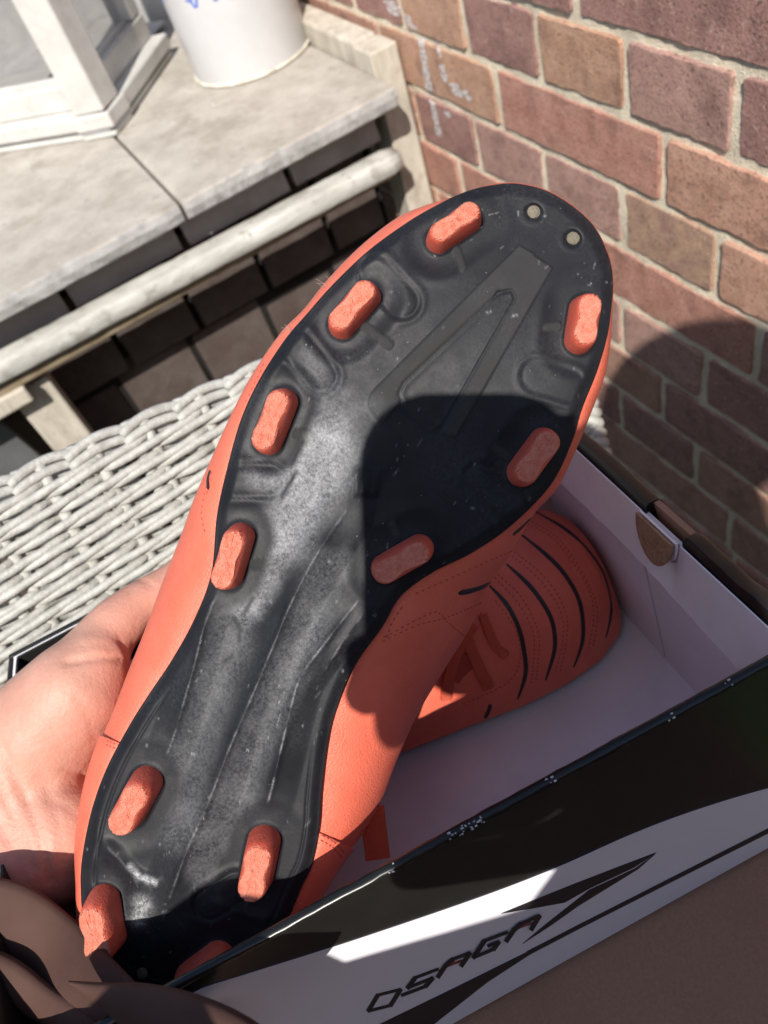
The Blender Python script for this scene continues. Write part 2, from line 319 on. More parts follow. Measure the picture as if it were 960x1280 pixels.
# ------------------------------------------------------------------ unseen hedges added to cut low sky light and deepen shade
ADDED_HEDGE = mat('added_hedge_leaf', (0.035, 0.060, 0.020), 0.7, 0.3, vscale=6, col2=(0.075, 0.115, 0.040))
def hedge(x0, y0, x1, y1, label):
    hr = np.random.RandomState(3); h = root('added_sky_block_hedge', label, 'hedge', ((x0 + x1) / 2, (y0 + y1) / 2, 0)); n = 5200
    P = np.stack([hr.uniform(x0, x1, n), hr.uniform(y0, y1, n), hr.uniform(.02, 1.9, n)], 1); V = []; F_ = []
    for i, p in enumerate(P):
        a = unit(hr.normal(0, 1, 3)); b = unit(np.cross(a, hr.normal(0, 1, 3))); r_ = hr.uniform(.05, .11)
        V += [p - a * r_, p + b * r_ * .55, p + a * r_, p - b * r_ * .55]; F_.append((4 * i, 4 * i + 1, 4 * i + 2, 4 * i + 3))
    obj('added_hedge_leaves', V, F_, ADDED_HEDGE, h)['kind'] = 'stuff'
    for q in np.linspace(.1, .9, 7):
        MB().tube([(x0 + (x1 - x0) * q, y0 + (y1 - y0) * q, z) for z in (0, .6, 1.4)], [.03, .022, .01], 7).build('added_hedge_stem', ADDED_HEDGE, h)
hedge(-4.0, -2.9, 3.2, -2.3, 'unseen green hedge added on the left to cut low sky light'); hedge(2.5, -2.2, 3.1, .45, 'unseen green hedge added behind the person to cut low sky light')

# ------------------------------------------------------------------ brick wall
WY = 0.45797; CO = 0.0675; J0 = CAMZ - 0.2916
def uat(x, y): return onY(x, y, WY)[0]
bw = root('brick_wall', 'sunlit red and brown brick wall with pale mortar and white paint drips at its left end', 'wall', (-0.6, WY, 0))
rows = {0: [(723, 8, 'plum', 'plum')], 1: [(503, 12, 'plum', 'orange'), (582, 30, 0, 'plum'), (674, 55, 0, 'orange'), (785, 95, 0, 'pink'), (923, 138, 0, 'plum')],
        2: [(624, 120, 'orange', 'red'), (832, 210, 0, 'salmon')], 3: [(524, 140, 'brown', 'plum'), (598, 180, 0, 'pink'), (682, 215, 0, 'pink'), (780, 265, 0, 'buff'), (899, 332, 0, 'salmon')],
        4: [(578, 222, 'red', 'red'), (948, 440, 'red', 'plum')], 5: [(780, 407, 'pink', 'pink'), (882, 471, 0, 'plum')], 6: [(700, 440, 'brown', 'brown'), (830, 501, 0, 'plum')],
        7: [(778, 513, 'plum', 'plum'), (871, 578, 0, 'brown')], 8: [(913, 662, 'brown', 'brown')]}
def roundrect(u0, u1, z0, z1, n=5):
    P = []; rr = 0.0012 + 0.0016 * random.random()
    sides = [((u0 + rr, z0), (u1 - rr, z0)), ((u1, z0 + rr), (u1, z1 - rr)), ((u1 - rr, z1), (u0 + rr, z1)), ((u0, z1 - rr), (u0, z0 + rr))]
    for a, b in sides:
        k = max(3, int(math.hypot(b[0] - a[0], b[1] - a[1]) / 0.009))
        for i in range(k + 1):
            t = i / k; P.append((a[0] * (1 - t) + b[0] * t + random.gauss(0, 0.00042), a[1] * (1 - t) + b[1] * t + random.gauss(0, 0.00042)))
    return np.array(P)
def brick(u0, u1, z0, z1, m):
    P = roundrect(u0 + 0.0052, u1 - 0.0052, z0 + 0.0050, z1 - 0.0046); c = P.mean(0); n = len(P)
    pr = 0.0018 + 0.0022 * random.random(); tx, tz = random.gauss(0, .006), random.gauss(0, .012)
    V = []
    for k, (ins, dep) in enumerate(((0.0, 0.004), (0.0, -pr * 0.7), (0.0007, -pr * 0.95), (0.0022, -pr))):
        for p in P:
            d = c - p; q = p + d / (np.linalg.norm(d) + 1e-9) * ins
            V.append((q[0], WY + dep - (tx * (q[0] - c[0]) + tz * (q[1] - c[1])) * (k > 0) + (random.gauss(0, 0.0002) if k < 3 else 0), q[1]))
    V.append((c[0], WY - pr - 0.0004, c[1])); F_ = []
    for k in range(3): F_ += [(k * n + i, k * n + (i + 1) % n, (k + 1) * n + (i + 1) % n, (k + 1) * n + i) for i in range(n)]
    F_ += [(3 * n + i, 3 * n + (i + 1) % n, 4 * n) for i in range(n)]
    o = obj('brick', V, F_, BR[m], bw); return o
UMIN, UMAX = -1.30, 0.25
for k in range(-5, 16):
    z1 = J0 - CO * (k - 1); z0 = z1 - CO
    js = rows.get(k, []); us = [uat(x, y) for x, y, _, _ in js]; cols = {}
    for i, (x, y, cl, cr) in enumerate(js):
        cols[round(us[i], 4)] = cr
    stretch = k % 2 == 0
    if not us: us = [-0.62 + 0.06 * (k % 3) + (0.12 if stretch else 0)]; 
    first = js[0][2] if js else 0
    left = [us[0]]; 
    while left[-1] > UMIN: left.append(left[-1] - (0.243 if stretch else 0.1215) - random.gauss(0, .003))
    right = [us[-1]]
    while right[-1] < UMAX: right.append(right[-1] + (0.243 if stretch else 0.1215) + random.gauss(0, .003))
    allu = left[::-1] + us[1:-1] + right if len(us) > 1 else left[::-1] + right[1:]
    for a, b in zip(allu[:-1], allu[1:]):
        c = cols.get(round(a, 4)) or (first if abs(b - us[0]) < 1e-6 and first else random.choice(['orange', 'red', 'plum', 'brown', 'pink', 'red', 'brown']))
        pieces = [(a, b)]
        if b - a > 0.30: n_ = round((b - a) / 0.243); pieces = [(a + (b - a) * i / n_, a + (b - a) * (i + 1) / n_) for i in range(n_)]
        for a_, b_ in pieces: brick(a_, b_, z0, z1, c)
# mortar bed: a gently uneven sheet with thickness
nu, nz = 240, 200; uu = np.linspace(UMIN - .1, UMAX + .1, nu); zz = np.linspace(-0.02, J0 + 6 * CO, nz)
V = [(u, WY + 0.0008 * math.sin(u * 90 + z * 60) + random.gauss(0, 0.0005), z) for z in zz for u in uu]
Fm = [(j * nu + i, j * nu + i + 1, (j + 1) * nu + i + 1, (j + 1) * nu + i) for j in range(nz - 1) for i in range(nu - 1)]
obj('mortar', V, Fm, MORTAR, bw, smooth=True)
MB().box((UMIN - .1, WY + .004, -0.02), (UMAX - UMIN + .2, 0, 0), (0, .2, 0), (0, 0, J0 + 6 * CO + .02)).build('wall_core', MORTAR, bw)
wv_, wf_ = [], []
for o in list(bw.children):
    if o.name.startswith('brick') or o.name.startswith('mortar'):
        k_ = len(wv_); wv_ += [tuple(np.array(v_.co) + ROOT[bw]) for v_ in o.data.vertices]; wf_ += [tuple(q + k_ for q in p.vertices) for p in o.data.polygons]
WB = bvh_of(wv_, wf_)
def drip(pts, wd):
    P = smoothline(pts, 9); n = len(P); V = []; W5 = (-1, -.5, 0, .5, 1)
    for i, p in enumerate(P):
        w_ = 1.5 * wd * (0.85 + 0.15 * math.sin(i * 0.7)) * (1 if 1 < i < n - 3 else 0.55)
        for s_ in W5:
            h = on_surf(WB, p[0] + s_ * w_ / 2, p[1]); q = h[0] if h else onY(p[0] + s_ * w_ / 2, p[1], WY - .003)
            V.append(q + np.array([0, -.00035, 0]))
    Fq = [(i * 5 + a, i * 5 + a + 1, i * 5 + a + 6, i * 5 + a + 5) for i in range(n - 1) for a in range(4)]
    return MB().add(V, Fq).build('paint_drip', DRIP, bw, smooth=True)
drip([(526, 47), (529, 65), (532, 85), (536, 105), (539, 120)], 6); drip([(540, 122), (543, 140), (547, 158), (549, 172)], 5)
drip([(552, 80), (555, 92), (557, 103)], 5); drip([(566, 104), (571, 113), (577, 122)], 9); drip([(581, 112), (585, 120), (588, 127)], 5)
drip([(545, 50), (548, 60), (551, 72)], 3); drip([(558, 139), (562, 147)], 6); drip([(486, 0), (492, 8), (496, 20)], 12); drip([(508, 18), (513, 30), (523, 38)], 6)

# ------------------------------------------------------------------ timber ledge in front of the bay
corner = onY(493, 108, 0.41); ZS = corner[2]; XF = corner[0]; YR = 0.4105
led = root('sill_ledge', 'weathered grey ledge with a pale rail and end post under the white window', 'ledge', (XF, 0.1, ZS))
jt = onZ(225, 255, ZS); YJ = jt[1]; TH = 0.023
def slab(y0, y1, seed):
    random.seed(seed); n = 46; ys = np.linspace(y0, y1, n); V = []; prof = [(-0.62, 0), (0, 0), (0.0022, -0.002), (0.004, -0.010), (0.003, -0.020), (0, -TH), (-0.62, -TH)]
    for i, y in enumerate(ys):
        e = 0.004 if i in (0, n - 1) else 0
        for q, (x, z) in enumerate(prof):
            jx = random.gauss(0, 0.0005) if q in (1, 2, 3, 4) else 0
            V.append((XF + x + jx - (e if q in (1, 2, 3, 4, 5) else 0) * 0.5, y, ZS + z - (e * .3 if q < 2 else 0)))
    k = len(prof); Fq = [(i * k + a, i * k + (a + 1) % k, (i + 1) * k + (a + 1) % k, (i + 1) * k + a) for i in range(n - 1) for a in range(k)]
    Fq += [tuple(range(k))[::-1], tuple((n - 1) * k + a for a in range(k))]
    o = obj('slab', V, Fq, [SLAB, SLABE], led)
    for p in o.data.polygons:
        if p.normal.x > .75: p.material_index = 1
    return o
slab(YJ + 0.0022, YR, 3); slab(-0.75, YJ - 0.0022, 4)
# rail
rp = []; ra = onX(0, 417, XF - 0.012); rb = onX(487, 175, XF - 0.012)
ZR = (ra[2] + rb[2]) / 2 - 0.030; XR = XF - 0.014
mb = MB(); n = 60; ys = np.linspace(-0.55, 0.398, n); rz, rx = 0.0125, 0.0165; V = []
for i, y in enumerate(ys):
    e = 0.82 if i in (0, n - 1) else 1.0; j = random.gauss(0, 0.0004)
    zc = ZR + (ra[2] - rb[2]) * 0.25 * (0.13 - y) / 0.25
    for k in range(14):
        th = 2 * math.pi * k / 14; cx_ = math.copysign(abs(math.cos(th)) ** .38, math.cos(th)); sx_ = math.copysign(abs(math.sin(th)) ** .38, math.sin(th))
        V.append((XR + rx * e * cx_ + j, y, zc + rz * e * sx_ + random.gauss(0, .0003)))
mb.add(V, [(i * 14 + k, i * 14 + (k + 1) % 14, (i + 1) * 14 + (k + 1) % 14, (i + 1) * 14 + k) for i in range(n - 1) for k in range(14)] + [tuple(range(14)), tuple((n - 1) * 14 + k for k in range(14))])
mb.build('rail', RAIL, led, smooth=True)
MB().box((XR - .026, -0.55, ZR - .026), (.03, 0, 0), (0, .94, 0), (0, 0, .013), .003).build('rail_batten', mat('brown_batten', (0.20, .15, .09), .8, col2=(.30, .24, .16)), led)
# end post and upstand by the wall
pe = onY(518, 150, 0.449); XP = pe[0]
MB().box((XP - .045, YR + .0015, 0.0), (.045, 0, 0), (0, .0375, 0), (0, 0, ZS + .024), .002).build('end_post', WOOD, led)
MB().box((XP - .36, YR + .0035, ZS - .05), (.3125, 0, 0), (0, .034, 0), (0, 0, .077), .004).build('upstand', WOOD, led)
# leg at the left
Lp = [onX(x, y, XF - .03) for x, y in ((-12, 490), (45, 452), (112, 548))]
yl1 = onX(47, 455, XF - .03)[1]; zl = onX(47, 455, XF - .03)[2]
MB().box((XF - .075, yl1 - .050, 0), (.045, 0, 0), (0, .050, 0), (0, 0, zl - .02), .003).build('leg', WOOD, led)
P = [(XF - .072, yl1 - .048 - .05 * math.sin(t) - .02, zl - .11 * t) for t in np.linspace(0.1, 3.0, 20)]
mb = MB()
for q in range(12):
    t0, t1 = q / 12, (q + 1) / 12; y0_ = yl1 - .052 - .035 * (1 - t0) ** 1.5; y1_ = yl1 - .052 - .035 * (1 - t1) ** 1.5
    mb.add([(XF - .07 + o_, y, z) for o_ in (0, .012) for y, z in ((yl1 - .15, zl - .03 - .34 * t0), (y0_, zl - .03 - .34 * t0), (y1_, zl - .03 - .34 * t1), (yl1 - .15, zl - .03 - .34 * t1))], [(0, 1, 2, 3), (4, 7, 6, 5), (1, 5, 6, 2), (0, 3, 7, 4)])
mb.build('curved_shade_panel', mat('painted_shade_grey', (.105, .105, .11), .7, vscale=30, var=.15), led)  # dark grey piece added to paint the curved shade left of the leg
MB().box((XF - .06, yl1 - .2, ZR - .047), (.055, 0, 0), (0, .175, 0), (0, 0, .022), .003).build('bracket', WOOD, led)

# ------------------------------------------------------------------ tile hung wall below the bay
XT = XF - 0.115
tw = root('tile_hung_wall', 'dark brown clay tiles hung in overlapping courses on the shaded wall under the ledge', 'wall', (XT, 0, 0))
MB().box((XT - .06, -0.9, 0), (.05, 0, 0), (0, .9 + YR - .002, 0), (0, 0, ZS - TH - .002)).build('backing', GAPM, tw)
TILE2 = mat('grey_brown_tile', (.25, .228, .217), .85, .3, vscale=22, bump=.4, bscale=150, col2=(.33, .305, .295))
def trow(jpx, zb, zt, off, pitch=None, y0=-0.8, y1=YR - .01, m=None):
    ys = sorted(onX(x, y, XT + off)[1] for x, y in jpx); p = pitch or (ys[-1] - ys[0]) / (len(ys) - 1)
    while ys[0] > y0: ys.insert(0, ys[0] - p)
    while ys[-1] < y1 - .03: ys.append(ys[-1] + p)
    for a, b in zip(ys[:-1], ys[1:]):
        b = min(b, y1); g_ = 0.0045
        if b - a < .02: continue
        x0 = XT + off + random.uniform(-.002, .002)
        zj = random.uniform(-.002, .002)
        MB().box((x0 - .012, a + g_, zb + zj), (.012, 0, 0), (0, b - a - 2 * g_, 0), (-.010, 0, zt - zb), .0015).build('tile', m or TILE, tw)
zc1 = onX(245, 418, XT + .010)[2]; zc0 = ZS - TH - .004
zmid = zc0 - 0.075
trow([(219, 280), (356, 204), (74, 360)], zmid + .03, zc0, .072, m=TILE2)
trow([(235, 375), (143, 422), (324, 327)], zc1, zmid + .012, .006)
pch = zmid - zc1
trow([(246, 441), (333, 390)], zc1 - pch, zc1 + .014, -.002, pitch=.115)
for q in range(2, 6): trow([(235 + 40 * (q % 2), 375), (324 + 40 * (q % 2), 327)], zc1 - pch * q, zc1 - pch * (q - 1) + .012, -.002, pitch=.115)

# ------------------------------------------------------------------ white window
J = onZ(147, 170, ZS); eL = unit(onZ(0, 193, ZS) - J); eR = unit(onZ(212, 76, ZS) - J)
win = root('bay_window', 'white painted corner of a window with two panes standing on the ledge', 'window', J)
up = np.array([0, 0, 1.])
def face(e, nrm, LN, sillout, endcap):
    nrm = unit(nrm); B = lambda a, b, o0, o1, z0, z1, bev=.002: (J + e * a + nrm * o0 + up * z0, e * (b - a), nrm * (o1 - o0), up * (z1 - z0), bev)
    s0 = 0.0
    MB().box(*B(s0, LN, -.05, .0, 0.0005, .007)).build('plinth', WHITE, win)
    MB().box(*B(s0, LN, -.05, -.005, .007, .012, .0005)).build('seal_strip', GREYSTRIP, win)
    MB().box(*B(s0 - .003, LN, -.052, sillout, .012, .032, .003)).build('sill', WHITE, win)
    MB().box(*B(.014, LN - .002, -.05, -.018, .032, .064, .003)).build('bottom_rail', WHITE, win)
    MB().box(*B(.015, LN, -.043, -.030, .064, .069, .001)).build('glazing_bead', WHITE, win)
    MB().box(*B(.013, .036, -.052, -.017, .033, .80, .003)).build('stile', WHITE, win)
    MB().box(*B(.036, .041, -.046, -.028, .064, .80, .001)).build('glazing_bead', WHITE, win)
    MB().box(*B(LN - .034, LN - .004, -.0515, -.019, .065, .80, .003)).build('stile', WHITE, win)
    MB().box(*B(.034, LN - .03, -.0385, -.0345, .06, .80, 0)).build('pane', GLASS, win)
nL = np.array([eL[1], -eL[0], 0]); nL = nL if nL[0] > 0 else -nL
nR = np.array([eR[1], -eR[0], 0]); nR = nR if nR[0] > 0 else -nR
face(eL, nL, 0.46, .002, 0); face(eR, nR, 0.235, .004, 0)
MB().box(J - nL * .046 - nR * .046 + up * .0322, nL * .0445, nR * .0445, up * .745, .003).build('corner_post', WHITE, win)
# inside of the room, seen through the glass
ri = root('room_interior', 'dim grey room with a pale inner window board behind the panes', 'room', J - nL * .3)
cc = J - (nL + nR) * 0.1
ib = J - nL * .06 - nR * .06
MB().add([ib + up * .01, ib + eL * .5 + up * .01, ib + eL * .5 + eR * .4 + up * .01, ib + eR * .3 + up * .01], [(0, 1, 2, 3)]).build('room_floor', ROOM, ri)
MB().box(ib + eL * .04 + up * .035, eL * .4, -nL * .07, up * .018, .002).build('window_board', WHITE, ri)
MB().box(ib + eR * .03 + up * .035, eR * .2, -nR * .07, up * .018, .002).build('window_board', WHITE, ri)
MB().box(ib + eL * .5 + up * .0, eR * .4, eL * .02, up * .8).build('room_wall', ROOM, ri)
MB().box(ib + eR * .34 + up * .0, eL * .5, eR * .02, up * .8).build('room_wall', ROOM, ri)

# ------------------------------------------------------------------ pot on the ledge
A_, B_, C_ = (onZ(*p, ZS)[:2] for p in ((246, 97), (298, 107), (386, 52)))
def circ(a, b, c):
    D_ = 2 * (a[0] * (b[1] - c[1]) + b[0] * (c[1] - a[1]) + c[0] * (a[1] - b[1]))
    ux = ((a @ a) * (b[1] - c[1]) + (b @ b) * (c[1] - a[1]) + (c @ c) * (a[1] - b[1])) / D_
    uy = ((a @ a) * (c[0] - b[0]) + (b @ b) * (a[0] - c[0]) + (c @ c) * (b[0] - a[0])) / D_
    return np.array([ux, uy]), math.hypot(a[0] - ux, a[1] - uy)
pc, pr_ = circ(A_, B_, C_); pr_ = min(max(pr_, .07), .1)
pot = root('plant_pot', 'white enamel pot with blue lettering standing on the grey ledge', 'pot', (pc[0], pc[1], ZS))
n = 72; prof = [(0, .001), (pr_ - .004, .001), (pr_ - .001, .003), (pr_, .007), (pr_ + .002, .1), (pr_ + .006, .23), (pr_ + .010, .235), (pr_ + .006, .241), (pr_ + .001, .236), (pr_ - .003, .12), (0, .11)]
V = [(pc[0] + r * math.cos(2 * math.pi * k / n), pc[1] + r * math.sin(2 * math.pi * k / n), ZS + z) for r, z in prof for k in range(n)]
Fp = [(i * n + k, i * n + (k + 1) % n, (i + 1) * n + (k + 1) % n, (i + 1) * n + k) for i in range(len(prof) - 1) for k in range(n)]
obj('body', V, Fp, POTW, pot, smooth=True, auto=40)
mb = MB(); rim = [(pc[0] + (pr_ + .0006) * math.cos(t), pc[1] + (pr_ + .0006) * math.sin(t), ZS + .003) for t in np.linspace(0, 2 * math.pi, 80)]
mb.tube(rim, .0022, 6).build('base_rim', POTR, pot, smooth=True)
pb = bvh_of(V, Fp); mb = MB()
for st in ([(192, -6), (197, 3), (203, 7)], [(205, 5), (201, -6)], [(236, -8), (240, 4), (245, 10)], [(246, 9), (245, -4)], [(232, 0), (238, 2)], [(264, -6), (269, 1)], [(271, 1), (269, -6)], [(290, -6), (292, -2)]):
    r_ = ribbon(pb, st, .0035, .0004, 6, taper=False)
    if r_.V: r_.build('blue_letter_stroke', BLUE, pot)

# ------------------------------------------------------------------ wicker chair back
XW = -0.40; PA = onX(0, 592, XW); PB = onX(330, 445, XW)
ew = unit(PB - PA); KS = unit(np.array([0.45, 0, -1.0])); KS = unit(KS - ew * (KS @ ew)); NW = unit(np.cross(ew, KS)); NW = NW if NW[0] > 0 else -NW
ch = root('wicker_chair', 'white woven wicker chair back with a scalloped rim behind the shoe box', 'chair', PA)
PITCH = np.linalg.norm(PB - PA) / 361 * 73; y_end = onX(752, 530, -0.35)
AEND = (hitp(752, 548, PA, NW) - PA) @ ew - .006; NST0, NST1 = -9, int((AEND - .016) / PITCH) + 1
def wp(a, b, o=0.0): return PA + ew * a + KS * b + NW * o
HGT = 0.205
for k in range(NST0, NST1):
    for s_ in (-.0052, .0052):
        a = k * PITCH + s_ + random.gauss(0, .0008); a += .012
        MB().tube([wp(a + random.gauss(0, .0004), b) for b in np.linspace(0.002, HGT, 14)], .0039, 8).build('stake', WICK, ch, smooth=True)
nr = int((HGT - .02) / 0.0109)
a0, a1 = (NST0 - .5) * PITCH, AEND
def wale(a, q):                                       # three-rod wale: over two stakes, behind one
    f = ((a - .012) / PITCH - q) % 3
    def seg(x, xs, ys): return float(np.interp(x, xs, ys))
    o_ = seg(f, [0, .18, .45, 1.0, 1.6, 1.95, 2.15, 2.4, 2.8, 3], [-.003, .0035, .0062, .0068, .0060, .004, -.001, -.006, -.006, -.003])
    b_ = seg(f, [0, .3, .8, 1.4, 2.1, 2.5, 3], [.0036, .0031, .0013, -.0011, -.0036, 0, .0036])
    return b_, o_
for r in range(nr):
    bb = 0.0175 + 0.0109 * r
    for q in (0, 1, 2):
        aa = np.arange(a0, a1, PITCH / 12); jq = random.gauss(0, .06)
        bo = np.array([wale(a + jq * PITCH, q) for a in aa]); kk = np.array([.25, .5, .25])
        for c_ in (0, 1): bo[1:-1, c_] = np.convolve(bo[:, c_], kk, 'valid')
        wob = np.convolve(RNG.normal(0, .0007, len(aa) + 8), np.ones(9) / 9, 'valid')
        P = [wp(a, bb + b_ + w_, o_ * 1.0) for a, (b_, o_), w_ in zip(aa, bo, wob)]
        MB().tube(P, .00272, 8, flat=.95).build('weave_strand', WICK, ch, smooth=True)
for row_, (db, o_) in enumerate(((-.001, .0),)):                          # scalloped rim border
    for k in range(NST0, NST1 - 1):
        for q in (0, 1):
            P = [wp((k + .05 + 1.22 * t) * PITCH, db + .0085 + q * .0052 - (.0044 - .0008 * q) * math.sin(math.pi * min(1, t * 1.03)) ** .75, o_ + .004 - .007 * t + q * .0015) for t in np.linspace(0, 1, 14)]
            MB().tube(P, np.r_[.0022, [.0029] * 12, .0022], 8).build('rim_strand', WICK, ch, smooth=True)
mb = MB()                                                                             # braided end
for q in range(3):
    P = [wp(a1 + .006 * math.sin(b * 260 + q * 2.09), b, .006 * math.cos(b * 260 + q * 2.09)) for b in np.linspace(-.004, HGT, 90)]
    MB().tube(P, .0042, 8).build('edge_braid', WICK, ch, smooth=True)
MB().box(wp(a0, HGT - .02, -.004), ew * (a1 - a0), KS * .02, NW * .018, .003).build('seat_frame', WICK, ch)

# ------------------------------------------------------------------ shoe box
def hom(p): return np.array([p[0], p[1], 1.])
FRp = (662., 536 + .87 * (662 - 730)); FLp = (10., 818.)
nearL = np.cross(hom((300, 1193)), hom((960, 832))); endL = np.cross(hom((730, 536)), hom((960, 736)))
NRp = np.cross(nearL, endL); NRp = NRp[:2] / NRp[2]
v = np.cross(np.cross(hom(FLp), hom(FRp)), nearL); dl = unit([(v[0] - CX * v[2]) / F, (v[1] - CY * v[2]) / F, v[2]]); dl = dl if dl @ np.array([1, -.45, 0]) > 0 else -dl
cv = lambda p: np.array([(p[0] - CX) / F, (p[1] - CY) / F, 1.])
nn = np.cross(cv((730, 536)), cv((960, 736))); ds = unit(np.cross(nn, dl)); ds = ds if ds @ np.array([1, .87, 0]) > 0 else -ds
bu = np.cross(dl, ds); bu = -bu if bu[2] > 0 else bu
A = cv(FRp); ww = np.linalg.lstsq(np.stack([ds, -cv(NRp)], 1), -A, rcond=None)[0]; ll = np.linalg.lstsq(np.stack([-dl, -cv(FLp)], 1), -A, rcond=None)[0]
sc = 0.20 / ww[0]; BW = 0.20; BL = ll[0] * sc; BH = 0.116
FR = RT @ (A * sc) + OFF; DL, DS, DU = RT @ dl, RT @ ds, RT @ bu
B0 = FR - DL * BL - DU * BH                               # far-left bottom corner
def bp(l, w_, h): return B0 + DL * l + DS * w_ + DU * h
box = root('shoe_box', 'open black and white shoe box with lilac white inside holding a red boot', 'shoe box', bp(BL / 2, BW / 2, 0))
def bbox(name, l0, l1, w0, w1, h0, h1, m, bev=.0008, label=None): return MB().box(bp(l0, w0, h0), DL * (l1 - l0), DS * (w1 - w0), DU * (h1 - h0), bev).build(name, m, box, label=label)
T = .0026
bbox('base', 0.003, BL - .003, .003, BW - .003, 0, .003, BOXWHT)
bbox('side_panel', 0, BL, BW - T, BW, 0, BH, BOXBLK); bbox('side_panel', 0, BL, 0, T, 0, BH, BOXBLK)
bbox('end_panel', 0, T - .0002, T, BW - T, 0, BH - .0003, BOXBLK); bbox('end_panel', BL - T, BL - .0002, T, BW - T, 0, BH - .012, BOXBLK)
bbox('inner_liner', T, BL - T, BW - T - .0012, BW - T - .0002, .003, BH - .0012, BOXWHT, 0)
bbox('inner_liner', T, BL - T, T + .0002, T + .0016, .003, BH - .001, BOXWHT, 0)
bbox('inner_liner', T + .0002, T + .0016, .004, BW - .005, .003, BH - .001, BOXWHT, 0)
bbox('rim_fold', T + .002, .15, T + .0018, T + .0030, BH - .045, BH - .0004, BOXBLK, .0003); bbox('rim_fold', T + .0018, T + .0030, T + .004, BW - .006, BH - .030, BH - .0004, BOXBLK, .0003)
EI = .0085                                                # end wall is a folded, double one
slw = .1035
bbox('inner_liner', BL - EI, BL - EI + .0015, .0045, slw - .0006, .003, BH - .004, BOXWHT, .0004); bbox('inner_liner', BL - EI + .0004, BL - EI + .002, slw + .0006, BW - .006, .003, BH - .004, BOXWHT, .0004)
# rim of the end wall, split by the finger hole
def wof(x, y): q = hitp(x, y, bp(BL - .011, 0, BH), DL); return (q - B0) @ DS
wn0, wn1 = wof(790, 602), wof(838, 648)
def rimbar(w0, w1):
    n = 26; V = []; P = [(-.0085, -.007), (-.0080, -.0012), (-.0062, .0006), (-.0022, .0004), (-.0002, -.0014), (0, -.014), (-.0024, -.014), (-.0062, -.007)]
    for i, q in enumerate(np.linspace(w0, w1, n)):
        j = .00022 * math.sin(i * .5) + random.gauss(0, .00012)
        for a, b in P: V.append(bp(BL + a + j * (b > -.002), q, BH + b + j * .6))
    k = len(P); return obj('end_rim', V, [(i * k + a, i * k + (a + 1) % k, (i + 1) * k + (a + 1) % k, (i + 1) * k + a) for i in range(n - 1) for a in range(k)] + [tuple(range(k)), tuple((n - 1) * k + a for a in range(k))], BOXBLK, box, smooth=True, auto=45)
rimbar(.002, wn0); rimbar(wn1, BW - .002)
# white inner flap hanging from that rim, lower edge a little wavy
n = 60; V = []
for i, q in enumerate(np.linspace(.004, BW - .005, n)):
    t = (q - wn0) / (wn1 - wn0); dip = .017 * math.sqrt(max(0, 1 - (2 * t - 1) ** 2)) if 0 < t < 1 else 0
    low = BH - .028 - .002 * math.sin(q * 45) + random.gauss(0, .00025) - .004 * (q / BW)
    for o_, h in ((-.0090, BH - .002 - dip), (-.0112, (BH + low) / 2 - dip * .5), (-.0140, low), (-.0146, low), (-.0118, (BH + low) / 2 - dip * .5), (-.0096, BH - .002 - dip)): V.append(bp(BL + o_, q, h))
k = 6; obj('inner_flap', V, [(i * k + a, i * k + (a + 1) % k, (i + 1) * k + (a + 1) % k, (i + 1) * k + a) for i in range(n - 1) for a in range(k)] + [tuple(range(k)), tuple((n - 1) * k + a for a in range(k))], BOXWHT, box, smooth=True, auto=40)
# finger hole: pushed-in half moon of brown card and the cut edges of the layers
wc, wr = (wn0 + wn1) / 2, (wn1 - wn0) / 2
def moon(o0, o1, r_, lean, m, name):
    V = []; n = 22
    for o_ in (o0, o1):
        for i in range(n + 1):
            th = math.pi * i / n; V.append(bp(BL + o_ - lean * math.sin(th), wc - r_ * math.cos(th), BH - .0005 - .0165 * math.sin(th) * r_ / wr))
    F_ = [(i, i + 1, n + 2 + i, n + 1 + i) for i in range(n)] + [tuple(range(n + 1)), tuple(range(2 * n + 1, n, -1)), (0, n, 2 * n + 1, n + 1)]
    return obj(name, V, F_, m, box)
moon(-.0125, -.0115, wr * .98, .0035, KEDGE, 'hole_flap'); moon(-.0108, -.0098, wr * .99, .001, BOXWHT, 'hole_layer'); moon(-.004, -.0015, wr * 1.0, 0, KRAFT, 'hole_layer')
# rolled near rim with scuffs
n = 90; V = []
for i, q in enumerate(np.linspace(0.001, BL - .001, n)):
    for a in range(8):
        th = 2 * math.pi * a / 8; V.append(bp(q, BW - T / 2 + (.0019 + random.gauss(0, .00012)) * math.cos(th), BH + .0013 * math.sin(th) + random.gauss(0, .0001)))
obj('near_rim', V, [(i * 8 + a, i * 8 + (a + 1) % 8, (i + 1) * 8 + (a + 1) % 8, (i + 1) * 8 + a) for i in range(n - 1) for a in range(8)] + [tuple(range(8)), tuple((n - 1) * 8 + a for a in range(8))], BOXBLK, box, smooth=True)
SCUFF = mat('scuffed_card', (0.42, 0.42, 0.43), .9, vscale=900, col2=(.75, .74, .74)); mb = MB()
for px_, py_, ln in ((603, 1058, 9), (590, 1066, 5), (612, 1052, 4), (500, 1106, 3), (700, 1000, 3), (845, 905, 2), (918, 866, 2), (575, 1073, 3)):
    for _ in range(int(ln * 1.5)):
        q = hitp(px_ + random.gauss(0, ln * 1.2), py_ - 0.55 * 0, bp(0, BW, BH), DU); l_ = (q - B0) @ DL; a = random.uniform(.3, 1.6); s_ = random.uniform(.00012, .0005)
        c = bp(l_, BW - T / 2 + .0021 * math.cos(a), BH + .0016 * math.sin(a)); mb.box(c, DL * s_ * 2, DS * s_, DU * .0003)
mb.build('rim_scuff', SCUFF, box)['kind'] = 'stuff'
